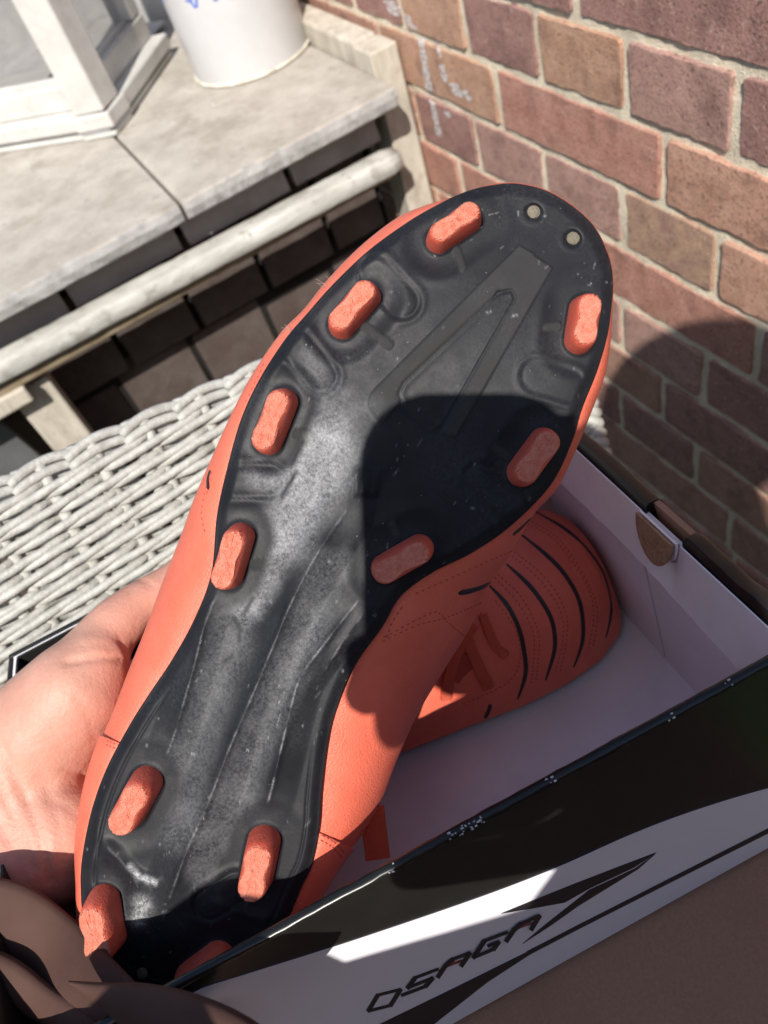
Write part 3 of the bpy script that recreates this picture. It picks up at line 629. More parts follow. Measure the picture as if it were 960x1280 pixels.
# printed near side
PO = bp(0, BW, 0)
def pl(x, y):
    q = hitp(x, y, PO, DS); return np.array([(q - PO) @ DL, (q - PO) @ DU])
def sheet(P, lift, m, name, parent=box):
    bm = bmesh.new(); vs = [bm.verts.new(PO + DL * p[0] + DU * p[1] + DS * lift) for p in P]; vb = [bm.verts.new(PO + DL * p[0] + DU * p[1] + DS * (lift - .00018)) for p in P]; n = len(P)
    f = bm.faces.new(vs); bm.faces.new(vb[::-1])
    for i in range(n): bm.faces.new((vs[i], vs[(i + 1) % n], vb[(i + 1) % n], vb[i]))
    bmesh.ops.triangulate(bm, faces=[q for q in bm.faces if len(q.verts) > 4]); bm.verts.index_update()
    V = [np.array(v_.co) for v_ in bm.verts]; F_ = [[v_.index for v_ in q.verts] for q in bm.faces]; bm.free(); return V, F_
topc = [pl(*p) for p in smoothline([(120, 1276), (250, 1235), (340, 1207), (450, 1172), (602, 1120), (700, 1082), (790, 1042), (870, 1012), (960, 985), (1060, 962)], 6)]
topc = [p for p in topc if .0005 < p[0] < BL - .0005]
topc = [np.array([p[0], min(p[1], BH - .006)]) for p in topc]
Pw = [np.array([max(.0006, topc[0][0]), .0008])] + [np.array([.0006, min(topc[0][1], BH - .004)])] * 0 + topc + [np.array([BL - .0006, topc[-1][1]]), np.array([BL - .0006, .0008])]
V, F_ = sheet(Pw, .0003, PRINTW, 'x'); obj('white_print', V, F_, PRINTW, box)
def prn(name, polys, m, lift=.00055):
    mb = MB()
    for P in polys: mb.add(*sheet(P, lift, m, name))
    return mb.build(name, m, box)
cp = lambda x, y: pl(430 + x / 2.4, 1030 + y / 2.4)
clampb = lambda p: np.array([p[0], max(p[1], .001)])
prn('arrow_emblem', [[cp(470, 265), cp(560, 228), cp(700, 172), cp(830, 122), cp(935, 82), cp(868, 127), cp(738, 188), cp(660, 232), cp(560, 250)],
                     [cp(534, 356), cp(600, 300), cp(735, 194), cp(870, 131), cp(932, 86), cp(880, 132), cp(700, 243), cp(620, 300)]], PRINTK)
prn('stripe_emblem', [[cp(545, 380), cp(700, 300), cp(960, 168), pl(960, 1034), pl(1020, 1006), pl(1020, 1011), pl(960, 1040), cp(960, 181), cp(700, 313), cp(556, 388)],
                      [clampb(q) for q in (cp(-120, 700), cp(100, 600), cp(330, 488), cp(545, 382), cp(556, 388), cp(430, 470), cp(290, 580), cp(190, 660))]], PRINTK)
zc = lambda p: np.array([450 + p[0] / 3.84, 1120 + p[1] / 3.84])
GLY = [('O', [(38, 546), (84, 470), (192, 443), (145, 519), (38, 546)]), ('S', [(372, 345), (262, 386), (226, 434), (346, 386), (312, 426), (198, 469)]), ('A', [(371, 381), (408, 325), (442, 296), (524, 264), (482, 326)]),
       ('G', [(702, 165), (592, 207), (540, 286), (636, 246), (662, 209), (610, 229)]), ('A', [(697, 206), (735, 150), (768, 122), (856, 82), (816, 149)])]
def strokes(pts, k=1.0):
    out = []
    for a, b in zip(pts[:-1], pts[1:]):
        a, b = np.array(a, float), np.array(b, float); d = unit(b - a); w_ = (6.4 if abs(d[1]) < .62 else 10.2) * k; nr_ = np.array([-d[1], d[0]]) * w_; e = d * 4.0
        out.append([pl(*zc(q)) for q in (a - e + nr_, b + e + nr_, b + e - nr_, a - e - nr_)])
    return out
i_ = 0
for g_, pts in GLY:
    mb = MB()
    for P in strokes(pts): mb.add(*sheet(P, .0005 + .00003 * i_, PRINTK, 'x')); i_ += 1
    o = mb.build('letter', PRINTK, box)
mb = MB(); [mb.add(*sheet(P, .00047, PRINTR, 'x')) for st in ([(414, 331), (484, 306)], [(740, 154), (816, 126)]) for P in strokes(st, .9)]; mb.build('red_letter_bars', PRINTR, box)['kind'] = 'stuff'

# brown card lid underneath
kc = root('brown_carton', 'plain brown cardboard carton under the shoe box at the lower right', 'carton', bp(BL / 2, BW, -.002))
KT = -.0012
MB().box(bp(-.03, -.02, KT - .075), DL * (BL + .0255), DS * (BW + .30), DU * .075, .002).build('carton_body', KRAFT, kc)

zs_ = min((B0 + DL * l_ + DS * w_ + DU * (KT - .075))[2] for l_ in (-.03, BL - .0045) for w_ in (-.02,)) - .003
sx0, sy0, sy1 = wp(0, HGT)[0] - .01, PA[1] + a0 * ew[1], PA[1] + a1 * ew[1] - .035
MB().box((sx0, sy0, zs_ - .05), (.30, 0, 0), (0, sy1 - sy0, 0), (0, 0, .05), .008).build('seat', WICK, ch)
for x_ in (sx0 + .03, sx0 + .27):
    for y_ in (sy0 + .03, sy1 - .03): MB().tube([(x_, y_, z_) for z_ in (0, .2, zs_ - .045)], [.018, .02, .022], 12).build('leg', WICK, ch, smooth=True)
for y_ in (sy0 + .02, sy1 - .02): MB().tube([(sx0 + .02, y_, zs_ - .02), (sx0 + .01, y_, wp(0, HGT)[2] + .02)], [.016, .014], 10).build('back_post', WICK, ch, smooth=True)

# ------------------------------------------------------------------ the boot held up, sole towards the camera
PAIRS = [((579, 242), (560, 248)), ((612, 233), (611, 231)), ((649, 231), (650, 229)), ((692, 244), (693, 242)), ((736, 277), (737, 275)), ((758, 316), (760, 315)), ((765, 351), (767, 351)),
         ((762, 395), (765, 400)), ((757, 425), (763, 430)), ((745, 465), (756, 470)), ((727, 510), (739, 516)), ((714, 552), (722, 558)), ((688, 605), (697, 610)), ((640, 655), (668, 642)),
         ((590, 690), (640, 690)), ((540, 715), (612, 730)), ((500, 745), (598, 762)), ((477, 783), (585, 790)), ((442, 833), (558, 833)), ((418, 891), (523, 891)), ((408, 935), (500, 941)),
         ((401, 993), (478, 998)), ((398, 1037), (455, 1040)), ((389, 1081), (425, 1080)), ((375, 1111), (405, 1112)), ((347, 1172), (366, 1182)), ((300, 1220), (312, 1230)), ((240, 1246), (243, 1254)),
         ((180, 1236), (178, 1245)), ((135, 1205), (130, 1212)), ((108, 1160), (102, 1165)), ((102, 1107), (98, 1105)), ((105, 1064), (97, 1050)), ((117, 1008), (107, 985)), ((136, 957), (122, 935)),
         ((164, 905), (141, 890)), ((188, 867), (158, 845)), ((216, 825), (180, 790)), ((244, 774), (204, 725)), ((265, 717), (225, 672)), ((272, 645), (243, 622)), ((285, 585), (262, 578)),
         ((302, 525), (287, 522)), ((325, 475), (314, 470)), ((357, 425), (350, 417)), ((386, 391), (380, 386)), ((417, 356), (409, 350)), ((461, 314), (450, 308)), ((509, 279), (495, 273)), ((545, 258), (528, 258))]
NS = 16
SO = smoothline([p[0] for p in PAIRS], NS, True); OO = smoothline([p[1] for p in PAIRS], NS, True); NP = len(SO)
sn = unit([.045, -.07, .99]); sp0 = np.array([(440 - CX) / F, (720 - CY) / F, 1.]) * .265
def plane_d(x, y): d = np.array([(x - CX) / F, (y - CY) / F, 1.]); return (sp0 @ sn) / (d @ sn)
def splane(P, h):                                        # photo points -> points on the sole plane lifted by h metres
    P = np.asarray(P, float); d = np.stack([(P[:, 0] - CX) / F, (P[:, 1] - CY) / F, np.ones(len(P))], 1)
    q = d * ((sp0 @ sn) / (d @ sn))[:, None] - sn * np.asarray(h)[:, None]; return q @ R + OFF
def ssight(P, h):                                        # same, but sliding along the sight line, so outlines keep their place
    P = np.asarray(P, float); d = np.stack([(P[:, 0] - CX) / F, (P[:, 1] - CY) / F, np.ones(len(P))], 1)
    return (d * ((sp0 @ sn - np.asarray(h)) / (d @ sn))[:, None]) @ R + OFF
boot = root('football_boot', 'coral red football boot held up to show its worn black studded sole', 'boot', pix(440, 720, .30), group='coral football boots')
AXp = smoothline([(645, 335), (600, 420), (545, 520), (470, 640), (400, 760), (340, 860), (290, 960), (260, 1060), (240, 1130)], 40)
def nearest(P, Q): 
    d = ((P[:, None, :] - Q[None]) ** 2).sum(2); return Q[d.argmin(1)], d.argmin(1)
AX, AI = nearest(SO, AXp)
k = np.ones(61) / 61; AI = np.convolve(np.r_[AI[-30:], AI, AI[:30]].astype(float), k, 'valid')
AX = np.stack([np.interp(AI, np.arange(len(AXp)), AXp[:, j]) for j in (0, 1)], 1)
def pld(P, L, closed=False):                            # distance to a polyline, px
    L = np.asarray(L, float); L = np.vstack([L, L[:1]]) if closed else L; best = np.full(len(P), 1e9)
    for a, b in zip(L[:-1], L[1:]):
        ab = b - a; t = np.clip(((P - a) @ ab) / (ab @ ab + 1e-9), 0, 1); best = np.minimum(best, np.hypot(*(P - a - t[:, None] * ab).T))
    return best
def inside(P, L):
    L = np.asarray(L, float); c = np.zeros(len(P), bool)
    for a, b in zip(L, np.roll(L, -1, 0)):
        cond = (a[1] > P[:, 1]) != (b[1] > P[:, 1]); xx = a[0] + (P[:, 1] - a[1]) * (b[0] - a[0]) / (b[1] - a[1] + 1e-12); c ^= cond & (P[:, 0] < xx)
    return c
def sdf(P, L): d = pld(P, L, True); return np.where(inside(P, L), -d, d)
def sst(x, a, b): t = np.clip((x - a) / (b - a), 0, 1); return t * t * (3 - 2 * t)
def capsdf(P, a, b, r): return pld(P, [a, b]) - r
# stud base centre line ends, radius (px), height
STUDS = [((548, 302), (586, 276), 15.5, 0, 1), ((428, 407), (459, 371), 17, 0, 1), ((336, 551), (355, 503), 17.5, 0, 1), ((287, 718), (301, 671), 17.5, 0, 1),
         ((723, 425), (729, 388), 18, 1, 0), ((652, 590), (679, 553), 18.5, 1, 0), ((482, 710), (524, 686), 18, 1, 0), ((165, 1012), (183, 978), 20, 0, 1), ((322, 1092), (330, 1052), 20.5, 0, 1),
         ((138, 1168), (130, 1126), 20, 0, 1), ((240, 1222), (272, 1198), 21, 1, 0)]
RIDGES = [([(432, 639), (397, 691), (365, 752), (345, 799), (322, 854), (287, 935), (261, 1002), (231, 1070), (203, 1150)], 3.2, 40, 5),
          ([(447, 752), (403, 808), (375, 848), (360, 900), (340, 984), (332, 1012)], 2.4, 34, 4), ([(452, 770), (425, 808), (398, 850)], 1.0, 14, 3),
          ([(272, 742), (257, 776), (243, 831), (229, 880), (220, 912), (209, 942)], 2.2, 30, 4), ([(470, 560), (440, 600), (432, 640)], 2.0, 38, 5)]
TABS = [((283, 601), (336, 601), 17, .9), ((370, 430), (402, 470), 17, .8), ((470, 340), (503, 377), 18, .6), ((710, 482), (672, 470), 17, .22), ((640, 640), (600, 600), 18, .25), ((262, 1130), (295, 1110), 17, .9)]
RIBS = [((571, 313), (578, 334), 4), ((456, 409), (486, 431), 5), ((370, 542), (396, 546), 4.5), ((317, 705), (350, 706), 5), ((685, 409), (697, 408), 5), ((620, 560), (634, 570), 4.5), ((490, 655), (497, 670), 4)]
LBAR = [(649, 307), (668, 318), (622, 362), (612, 377), (504, 478), (497, 493), (500, 502), (478, 528), (470, 522), (460, 504), (465, 491)]
RBAR = [(649, 307), (690, 335), (570, 545), (549, 541), (645, 373), (640, 362), (622, 362)]
HOLELOOP = [(622, 367), (640, 362), (645, 373), (553, 535), (540, 541), (504, 509), (497, 493), (504, 478)]
def sole_h(P):
    h = np.zeros(len(P)); x, y = P[:, 0], P[:, 1]
    e = pld(P, SO[::4], True)                             # distance from the edge
    h += 1.8 * (1 - sst(e, 0, 60)) * 0 - 2.2 * (1 - sst(e, 0, 16)) ** 1.5
    ax_ = ((P - np.array([645, 260])) @ unit([-490, 995])) # along the boot, px from the toe
    h += -3.0 * (1 - sst(ax_, -60, 190)) + 1.5 * np.sin(np.clip(ax_ / 1000, 0, 1) * math.pi * 2)
    lat = (P - np.array([645, 260])) @ unit([995, 490])
    h += -2.2 * np.clip(lat / 190, 0, 1.2) ** 2 * sst(500 - ax_, -60, 160)               # the far side of the forefoot falls away
    h -= 1.2 * np.exp(-((lat) / 120) ** 2) * sst(ax_, 120, 300) * (1 - sst(ax_, 420, 560))
    for L, amp, wd, sh in RIDGES:
        d = pld(P, smoothline(L, 6)); c = np.maximum(0, 1 - d / wd); ends = np.minimum(sst(np.hypot(x - L[0][0], y - L[0][1]), 0, 70), sst(np.hypot(x - L[-1][0], y - L[-1][1]), 0, 60))
        h += 1.35 * amp * (np.sqrt(c * c + .012) - .11) * (.25 + .75 * ends) + .42 * np.exp(-(d / 4) ** 2) * ends
    for a, b, r, _, s_ in STUDS:
        d = pld(P, [a, b]); pad = 1 - sst(d, r + 10, r + 34)
        h = h * (1 - .5 * pad) + pad * (-.75); h += .22 * np.exp(-((d - r - 34) / 8) ** 2); h += .8 * (1 - sst(d, r - 2, r + 5))
    for a, b, r, amp in TABS:
        d = capsdf(P, np.array(a), np.array(b), r); h += amp * .4 * (1 - sst(d, -12, 0)) - amp * .6 * np.exp(-((d - 2) / 2.6) ** 2) + .3 * np.exp(-((d - 9) / 4) ** 2)
    for a, b, r in RIBS:
        d = capsdf(P, np.array(a), np.array(b), r); h += .3 * (1 - sst(d, -1.5, 1.5))
    dL = np.minimum(sdf(P, LBAR), sdf(P, RBAR)); h += .5 * (1 - sst(dL, -1.5, 1.5))
    dH = sdf(P, HOLELOOP); h -= .55 * np.exp(-((dH - 0) / 2.2) ** 2) + .35 * (1 - sst(dH, -12, 0))
    q = np.maximum(abs((x - 458)), abs((y - 604))) - 15; h += .8 * (1 - sst(q, -3, 3)); h += .25 * (1 - sst(q, -3, 3)) * np.sin(x * 1.4) * np.sin(y * 1.4)
    for cx_, cy_ in ((667, 265), (716, 298), (178, 1216)):
        d = np.hypot(x - cx_, y - cy_); h += -1.2 * (1 - sst(d, 8, 12)) + .12 * np.exp(-((d - 15) / 3.5) ** 2)
    for L, amp, wd in (([(135, 1062), (155, 1080), (172, 1110)], 1.3, 16), ([(172, 1110), (165, 1150)], 1.1, 18), ([(150, 1085), (196, 1100)], .8, 10), ([(270, 1130), (300, 1140), (330, 1150)], 1.0, 12)):
        h += amp * np.maximum(0, 1 - pld(P, L) / wd) ** 1.3
    gl = pld(P, SO[::4], True); h -= .35 * np.exp(-((gl - 17) / 2.0) ** 2) * sst(ax_, 700, 780)
    return h * .001
MR = 120; V2 = []
rr = (np.arange(MR + 1) / MR)
for q in rr: V2.append(AX + (SO - AX) * q)
P2 = np.vstack(V2); H2 = sole_h(P2)
Vs = ssight(P2, H2)
HE = sole_h(SO); HE = np.convolve(np.r_[HE[-20:], HE, HE[:20]], np.ones(41) / 41, 'valid')
skirt = [ssight(SO * 1.0 + (SO - AX) / (np.linalg.norm(SO - AX, axis=1)[:, None] + 1e-6) * a, HE + b) for a, b in ((1.2, -.0016), (0.9, -.0032), (-6, -.0040))]
Vs = np.vstack([Vs] + skirt); nring = MR + 1 + len(skirt)
Fs = [(i * NP + j, i * NP + (j + 1) % NP, (i + 1) * NP + (j + 1) % NP, (i + 1) * NP + j) for i in range(nring - 1) for j in range(NP)]
sole = obj('sole', Vs, Fs, SOLE, boot, smooth=True)
# wear of the sole: dust, matt grey print, scuffs
W = np.zeros((len(Vs), 4)); W[:, 3] = 1
D1 = sdf(P2, [(372, 545), (420, 520), (440, 560), (425, 610), (395, 650), (370, 690), (345, 712), (330, 690), (330, 665), (350, 620), (352, 590), (360, 570)])
dust = 0.66 * (1 - sst(D1, -22, 26))
D2 = sdf(P2, [(375, 470), (420, 480), (470, 505), (455, 545), (400, 545), (375, 530)]); dust += .16 * (1 - sst(D2, -20, 22))
for L, wd, a in (([(300, 740), (290, 800), (270, 860), (235, 960), (225, 1040)], 40, .17), ([(400, 700), (375, 790), (330, 880), (300, 960), (265, 1040), (250, 1090)], 28, .17), ([(430, 700), (400, 780), (370, 850), (320, 960), (290, 1060)], 22, .14),
                 ([(320, 598), (330, 602)], 24, .35), ([(330, 730), (310, 760)], 30, .35), ([(385, 445), (400, 465)], 16, .18)):
    dust += a * (1 - sst(pld(P2, L), wd * .2, wd))
for a, b, r, _, _ in STUDS: dust *= sst(pld(P2, [a, b]), r + 16, r + 32)
scf = np.zeros(len(P2))
for L, amp in ((RIDGES[0][0], .2), (RIDGES[1][0], .38), (RIDGES[2][0], .3), (RIDGES[3][0], .22)): scf += amp * np.exp(-(pld(P2, smoothline(L, 6)) / 1.2) ** 2) * np.clip(.35 + .65 * np.sin(P2[:, 1] * .11) + .4 * np.sin(P2[:, 1] * .31), 0, 1)
for L, amp, wd in (([(163, 1083), (174, 1095), (193, 1103)], .9, 4), ([(172, 1150), (180, 1132), (176, 1128)], .6, 9), ([(640, 395), (646, 394)], .6, 1), ([(607, 391), (613, 390)], .5, 1), ([(300, 1118), (318, 1124)], .5, 1.6)): scf += amp * np.exp(-(pld(P2, L) / wd) ** 2)
rg = np.random.RandomState(11)
for _ in range(130):
    i = rg.randint(len(P2)); c = P2[i]; th = rg.normal(-.6, .7); ln = rg.gamma(1.6, 1.2); d = np.array([math.cos(th), math.sin(th)])
    scf += rg.uniform(.05, .42) * np.exp(-(pld(P2, [c - d * ln, c + d * ln]) / rg.uniform(.5, .9)) ** 2)
dark = np.zeros(len(P2))
for L in ([(365, 580), (378, 552)], [(352, 622), (370, 590)], [(292, 772), (300, 786), (299, 802)], [(306, 765), (316, 748)], [(280, 828), (290, 820)]): dark += np.exp(-(pld(P2, L) / 3) ** 2)
dust *= np.clip(1 - dark, 0, 1)
W[:len(P2), 0] = np.clip(dust, 0, 1.2); W[:len(P2), 2] = np.clip(scf, 0, 1)
gm = np.maximum(1 - sst(np.minimum(sdf(P2, LBAR), sdf(P2, RBAR)), -1.5, 1.5), 0)
for a, b, r in RIBS: gm = np.maximum(gm, .8 * (1 - sst(capsdf(P2, np.array(a), np.array(b), r), -1.5, 1.5)))
W[:len(P2), 1] = np.clip(gm, 0, 1)
at = sole.data.attributes.new('wear', 'FLOAT_COLOR', 'POINT'); at.data.foreach_set('color', W.ravel())
# studs
def stud(a, b, r, shade, worn):
    a, b = np.array(a, float), np.array(b, float); d = unit(b - a); nrm = np.array([-d[1], d[0]]); Lh = np.linalg.norm(b - a) / 2; c = (a + b) / 2; hb = sole_h(c[None])[0]; n = 56; V = []
    def loop(s_, k_, h, wob=0, waist=0):
        P = []
        for i in range(n):
            th = 2 * math.pi * i / n; cx_, sx_ = math.cos(th), math.sin(th)
            al = math.copysign(Lh, cx_) * min(1, abs(cx_) * 6) * k_ + r * s_ * cx_; ac = r * s_ * sx_
            ac *= 1 - waist * math.exp(-(al / 7) ** 2)
            j = random.gauss(0, wob); P.append(c + d * (al + j) + nrm * (ac + j * .6))
        return ssight(np.array(P), np.full(n, hb)) - np.outer(np.full(n, h), RT @ sn)
    H_ = .0112
    for s_, k_, h, wob, wa in ((1.03, 1, -.001, 0, 0), (1.0, 1, .0012, 0, 0), (.95, .98, .004, 0, 0), (.88, .95, .0080, 0, .03), (.82, .92, .0098, .15, .13), (.77, .89, H_ - .0004, .6, .22), (.70, .86, H_ + .0001, .8, .24)):
        V.append(loop(s_, k_, h, wob, wa))
    top0 = len(V) - 1
    for q in (.75, .5, .25, .06):
        L_ = V[top0]; cc_ = L_.mean(0); nn_ = unit(RT @ -sn)
        t_ = (L_ - cc_) @ unit(splane([a], [0])[0] - splane([b], [0])[0])
        V.append(cc_ + (L_ - cc_) * q - ((L_ - cc_) @ nn_)[:, None] * nn_ * q + np.outer(.00022 * np.sin(t_ * q * 5200) * (1 if worn else .6) + RG.normal(0, .0001, n) * q, nn_))
    V_ = np.vstack(V); k = len(V); F_ = [(i * n + j, i * n + (j + 1) % n, (i + 1) * n + (j + 1) % n, (i + 1) * n + j) for i in range(k - 1) for j in range(n)] + [tuple((k - 1) * n + j for j in range(n))]
    o = obj('stud', V_, F_, [STUDM, STUDTOP], boot, smooth=True, auto=38)
    me = o.data
    for p in me.polygons:
        if min(p.vertices) >= top0 * n - n: p.material_index = 1
    return o
RG = np.random.RandomState(5)
for st in STUDS: stud(*st)
for cx_, cy_ in ((667, 265), (716, 298), (178, 1216)):
    P = np.array([(cx_ + 8.6 * math.cos(t), cy_ + 8.6 * math.sin(t)) for t in np.linspace(0, 2 * math.pi, 24, endpoint=False)]); hh = sole_h(np.array([[cx_, cy_]]))[0] + .0006
    V = np.vstack([ssight(P, np.full(24, hh - .0007)), ssight(np.array([[cx_, cy_]]) + (P - [cx_, cy_]) * .7, np.full(24, hh)), ssight(np.array([[cx_, cy_]]), [hh + .0002])])
    obj('vent_hole', V, [(i, (i + 1) % 24, 24 + (i + 1) % 24, 24 + i) for i in range(24)] + [(24 + i, 24 + (i + 1) % 24, 48) for i in range(24)], HOLE, boot, smooth=True)
# upper
dS = np.array([plane_d(*p) for p in SO]) - HE; gapo = np.linalg.norm(OO - SO, axis=1)
axq = np.clip(((AX - np.array([645, 260])) @ unit([-490, 995])) / 1000, 0, 1)
Htop = np.interp(axq, [0, .12, .35, .55, .75, 1], [.040, .046, .062, .082, .092, .095])
axc, _ = nearest(OO, AXp)
loops = []
SI = SO - (SO - AX) / (np.linalg.norm(SO - AX, axis=1)[:, None] + 1e-6) * 3
dO = .007 + gapo * .00030
for t in np.linspace(0, 1, 9):
    P = SI + (OO - SI) * math.sin(t * math.pi / 2); dep = dS + .0036 + dO * (1 - math.cos(t * math.pi / 2)); loops.append((P, dep))
kk = np.ones(41) / 41; Hs = np.convolve(np.r_[Htop[-20:], Htop, Htop[:20]], kk, 'valid')
for w_, h_ in ((.995, .18), (.975, .35), (.93, .55), (.84, .74), (.70, .88), (.52, .96), (.30, .99), (.08, 1.0)):
    d1 = dS + .0036 + dO; dep = d1 + (dS + Hs - d1) * h_; P = AX + (OO - AX) * w_
    loops.append((P, dep))
Vu = np.vstack([np.array([pix(p[0], p[1], d) for p, d in zip(P, dep)]) for P, dep in loops]); nl = len(loops)
Fu = [(i * NP + j, i * NP + (j + 1) % NP, (i + 1) * NP + (j + 1) % NP, (i + 1) * NP + j) for i in range(nl - 1) for j in range(NP)]
up_o = obj('upper', Vu, Fu, ORANGE, boot, smooth=True)
UB = bvh_of(Vu, Fu)
# heel counter laid over the upper
bm = bmesh.new(); bm.from_mesh(up_o.data); bm.normal_update(); org = ROOT[boot]
for v_ in bm.verts: v_.co += v_.normal * .0010
for v_ in bm.verts: v_.co += Vector(org)
cn = np.cross(ray(122, 917), ray(440, 1060)); cn = cn if ray(200, 1150) @ cn > 0 else -cn
bmesh.ops.bisect_plane(bm, geom=list(bm.verts) + list(bm.edges) + list(bm.faces), plane_co=Vector(OFF), plane_no=Vector(cn), clear_inner=True)
for v_ in bm.verts: v_.co -= Vector(org)
bm.verts.index_update()
hc = obj('heel_counter', [np.array(v_.co) + org for v_ in bm.verts], [[v_.index for v_ in f.verts] for f in bm.faces], ORANGE, boot, smooth=True); bm.free()
m_ = hc.modifiers.new('thick', 'SOLIDIFY'); m_.thickness = .0014; m_.offset = -1
mb = MB()
for L in ([(580, 795), (560, 778), (545, 765), (520, 775), (492, 790), (478, 797)], [(484, 797), (487, 786), (492, 775), (505, 755)], [(478, 802), (520, 782), (560, 771), (604, 752)],
          [(520, 742), (560, 724), (600, 706), (640, 688)], [(260, 600), (252, 640), (258, 672)], [(265, 590), (258, 620)], [(330, 455), (318, 480), (306, 505)], [(487, 985), (478, 1005), (466, 1025), (452, 1040)]):
    stitches(UB, L, .0009, .0013, .00026, mb=mb)
mb.build('stitching', THREAD, boot)['kind'] = 'stuff'
mb = MB(); HB = bvh_of([np.array(v_.co) + org for v_ in hc.data.vertices], [p.vertices for p in hc.data.polygons])
for L in ([(403, 1044), (416, 1052), (431, 1066)], [(401, 1050), (414, 1058), (428, 1072)], [(134, 926), (144, 930), (152, 932)], [(133, 931), (143, 935), (150, 937)]): stitches(HB, L, .0010, .0009, .00028, mb=mb)
mb.build('heel_stitching', THREAD, boot)['kind'] = 'stuff'
for L, wd in (([(573, 741), (590, 738), (608, 731), (625, 718)], .0026), ([(641, 668), (651, 660), (663, 648)], .0022), ([(263, 588), (260, 600), (261, 612)], .0016), ([(742, 522), (748, 500), (752, 488)], .0012)):
    r_ = ribbon(UB, L, wd, .0003)
    if r_.V: r_.build('black_stripe', INK, boot)
mb = MB()
for (x, y), n in (((403, 352), 7), ((362, 410), 5), ((415, 345), 4)):
    for _ in range(n):
        h = on_surf(UB, x + random.uniform(2, 7), y + random.uniform(3, 8))
        if h is None: continue
        p = h[0]; d = unit(RT @ np.array([random.uniform(-1, -.2), random.uniform(-1, .2), -.2])); e = unit(RT @ np.array([random.uniform(-1, 1), random.uniform(-1, 1), 0])); ln = random.uniform(.0012, .003)
        mb.tube([p, p + d * ln * .5, p + d * ln + e * ln * .4], .00005, 4)
mb.build('lint', mat('lint', (.35, .25, .2), .9), boot)['kind'] = 'stuff'
# loose pull tab / lace hanging at the heel side
P0 = pix(462, 1010, .305); ex = unit(RT @ np.array([1, -.15, 0])); ey = unit(RT @ np.array([.12, 1, .05]))
MB().box(P0 - ex * .004, ex * .0095, ey * .0205, np.cross(ex, ey) * .0013, .0004).build('lace_end', LACE, boot)

# ------------------------------------------------------------------ the second boot, lying in the box
fl = lambda x, y: (lambda q: np.array([(q - B0) @ DL, (q - B0) @ DS]))(hitp(x, y, bp(0, 0, .003), DU))
boot2 = root('football_boot', 'coral red football boot lying in the shoe box with black stripes over its toe', 'boot', bp(BL * .55, .06, .003), group='coral football boots')
TL = BL - .0088                                           # toe tip along the box
SLEN = .262; WC = .0450
def bs(s_, ph):                                         # s 0 heel..1 toe, ph 0..pi across
    hw = np.interp(s_, [0, .03, .1, .25, .42, .6, .72, .82, .9, .96, .985, 1], [.004, .018, .030, .033, .034, .043, .049, .049, .045, .036, .027, .005])
    hh = np.interp(s_, [0, .05, .2, .40, .5, .6, .7, .8, .9, .96, .985, 1], [.05, .092, .100, .098, .088, .077, .069, .063, .0575, .051, .044, .018])
    cy = np.interp(s_, [0, .4, .7, 1], [.0, .002, -.001, .002])
    c, s2 = math.cos(ph), math.sin(ph)
    return bp(TL - SLEN * (1 - s_), WC + cy - hw * math.copysign(abs(c) ** .72, c), .0100 + hh * abs(s2) ** .80)
ns, np_ = 90, 49; ss = np.r_[np.linspace(0, .9, 64), 1 - np.linspace(.1, 0, 27)[1:] ** 1.0]
ns = len(ss); Vb = [bs(s_, ph) for s_ in ss for ph in np.linspace(0, math.pi, np_)]
Fb = [(i * np_ + j, i * np_ + j + 1, (i + 1) * np_ + j + 1, (i + 1) * np_ + j) for i in range(ns - 1) for j in range(np_ - 1)] + [tuple(i * np_ for i in range(ns)), tuple(i * np_ + np_ - 1 for i in range(ns))]
obj('upper', Vb, Fb[:-2], ORANGE, boot2, smooth=True); BB = bvh_of(Vb, Fb[:-2])
Vo = [bp(TL - SLEN * (1 - s_), WC + np.interp(s_, [0, .4, .7, 1], [.0, .002, -.001, .002]) + sg * (-.004 + np.interp(s_, [0, .03, .1, .25, .42, .6, .72, .82, .9, .96, .985, 1], [.004, .018, .030, .030, .030, .041, .047, .046, .041, .032, .023, .004])), h) for h in (.0080, .0115) for sg in (-1, 1) for s_ in ss]
q = ns; Fo = []
for i in range(ns - 1): Fo += [(i, i + 1, q + i + 1, q + i), (2 * q + i, 2 * q + i + 1, 3 * q + i + 1, 3 * q + i), (i, i + 1, 2 * q + i + 1, 2 * q + i), (q + i, q + i + 1, 3 * q + i + 1, 3 * q + i)]
obj('sole', Vo, Fo, mat('boot_sole_plain', (.02, .02, .024), .45), boot2, smooth=False)
for s_, w_ in ((.86, -.03), (.86, .02), (.68, -.035), (.68, .03), (.2, -.02), (.2, .02)):
    MB().tube([bp(TL - SLEN * (1 - s_), WC + w_, h) for h in (.0034, .0055, .0078)], [.005, .006, .007], 12).build('stud', STUDM, boot2, smooth=True)
ST2 = [[(668, 639), (703, 659), (730, 682), (753, 714), (763, 749), (763, 772), (757, 797)], [(650, 667), (680, 691), (703, 714), (721, 743), (728, 770), (728, 802), (717, 834)],
       [(633, 705), (662, 732), (683, 761), (692, 784), (693, 813), (682, 850)], [(612, 732), (633, 755), (648, 784), (655, 813), (657, 842), (647, 874)], [(606, 898), (611, 888), (613, 880)]]
for L in ST2:
    r_ = ribbon(BB, L, .0023, .0003)
    if r_.V: r_.build('black_stripe', INK, boot2)
mb = MB()
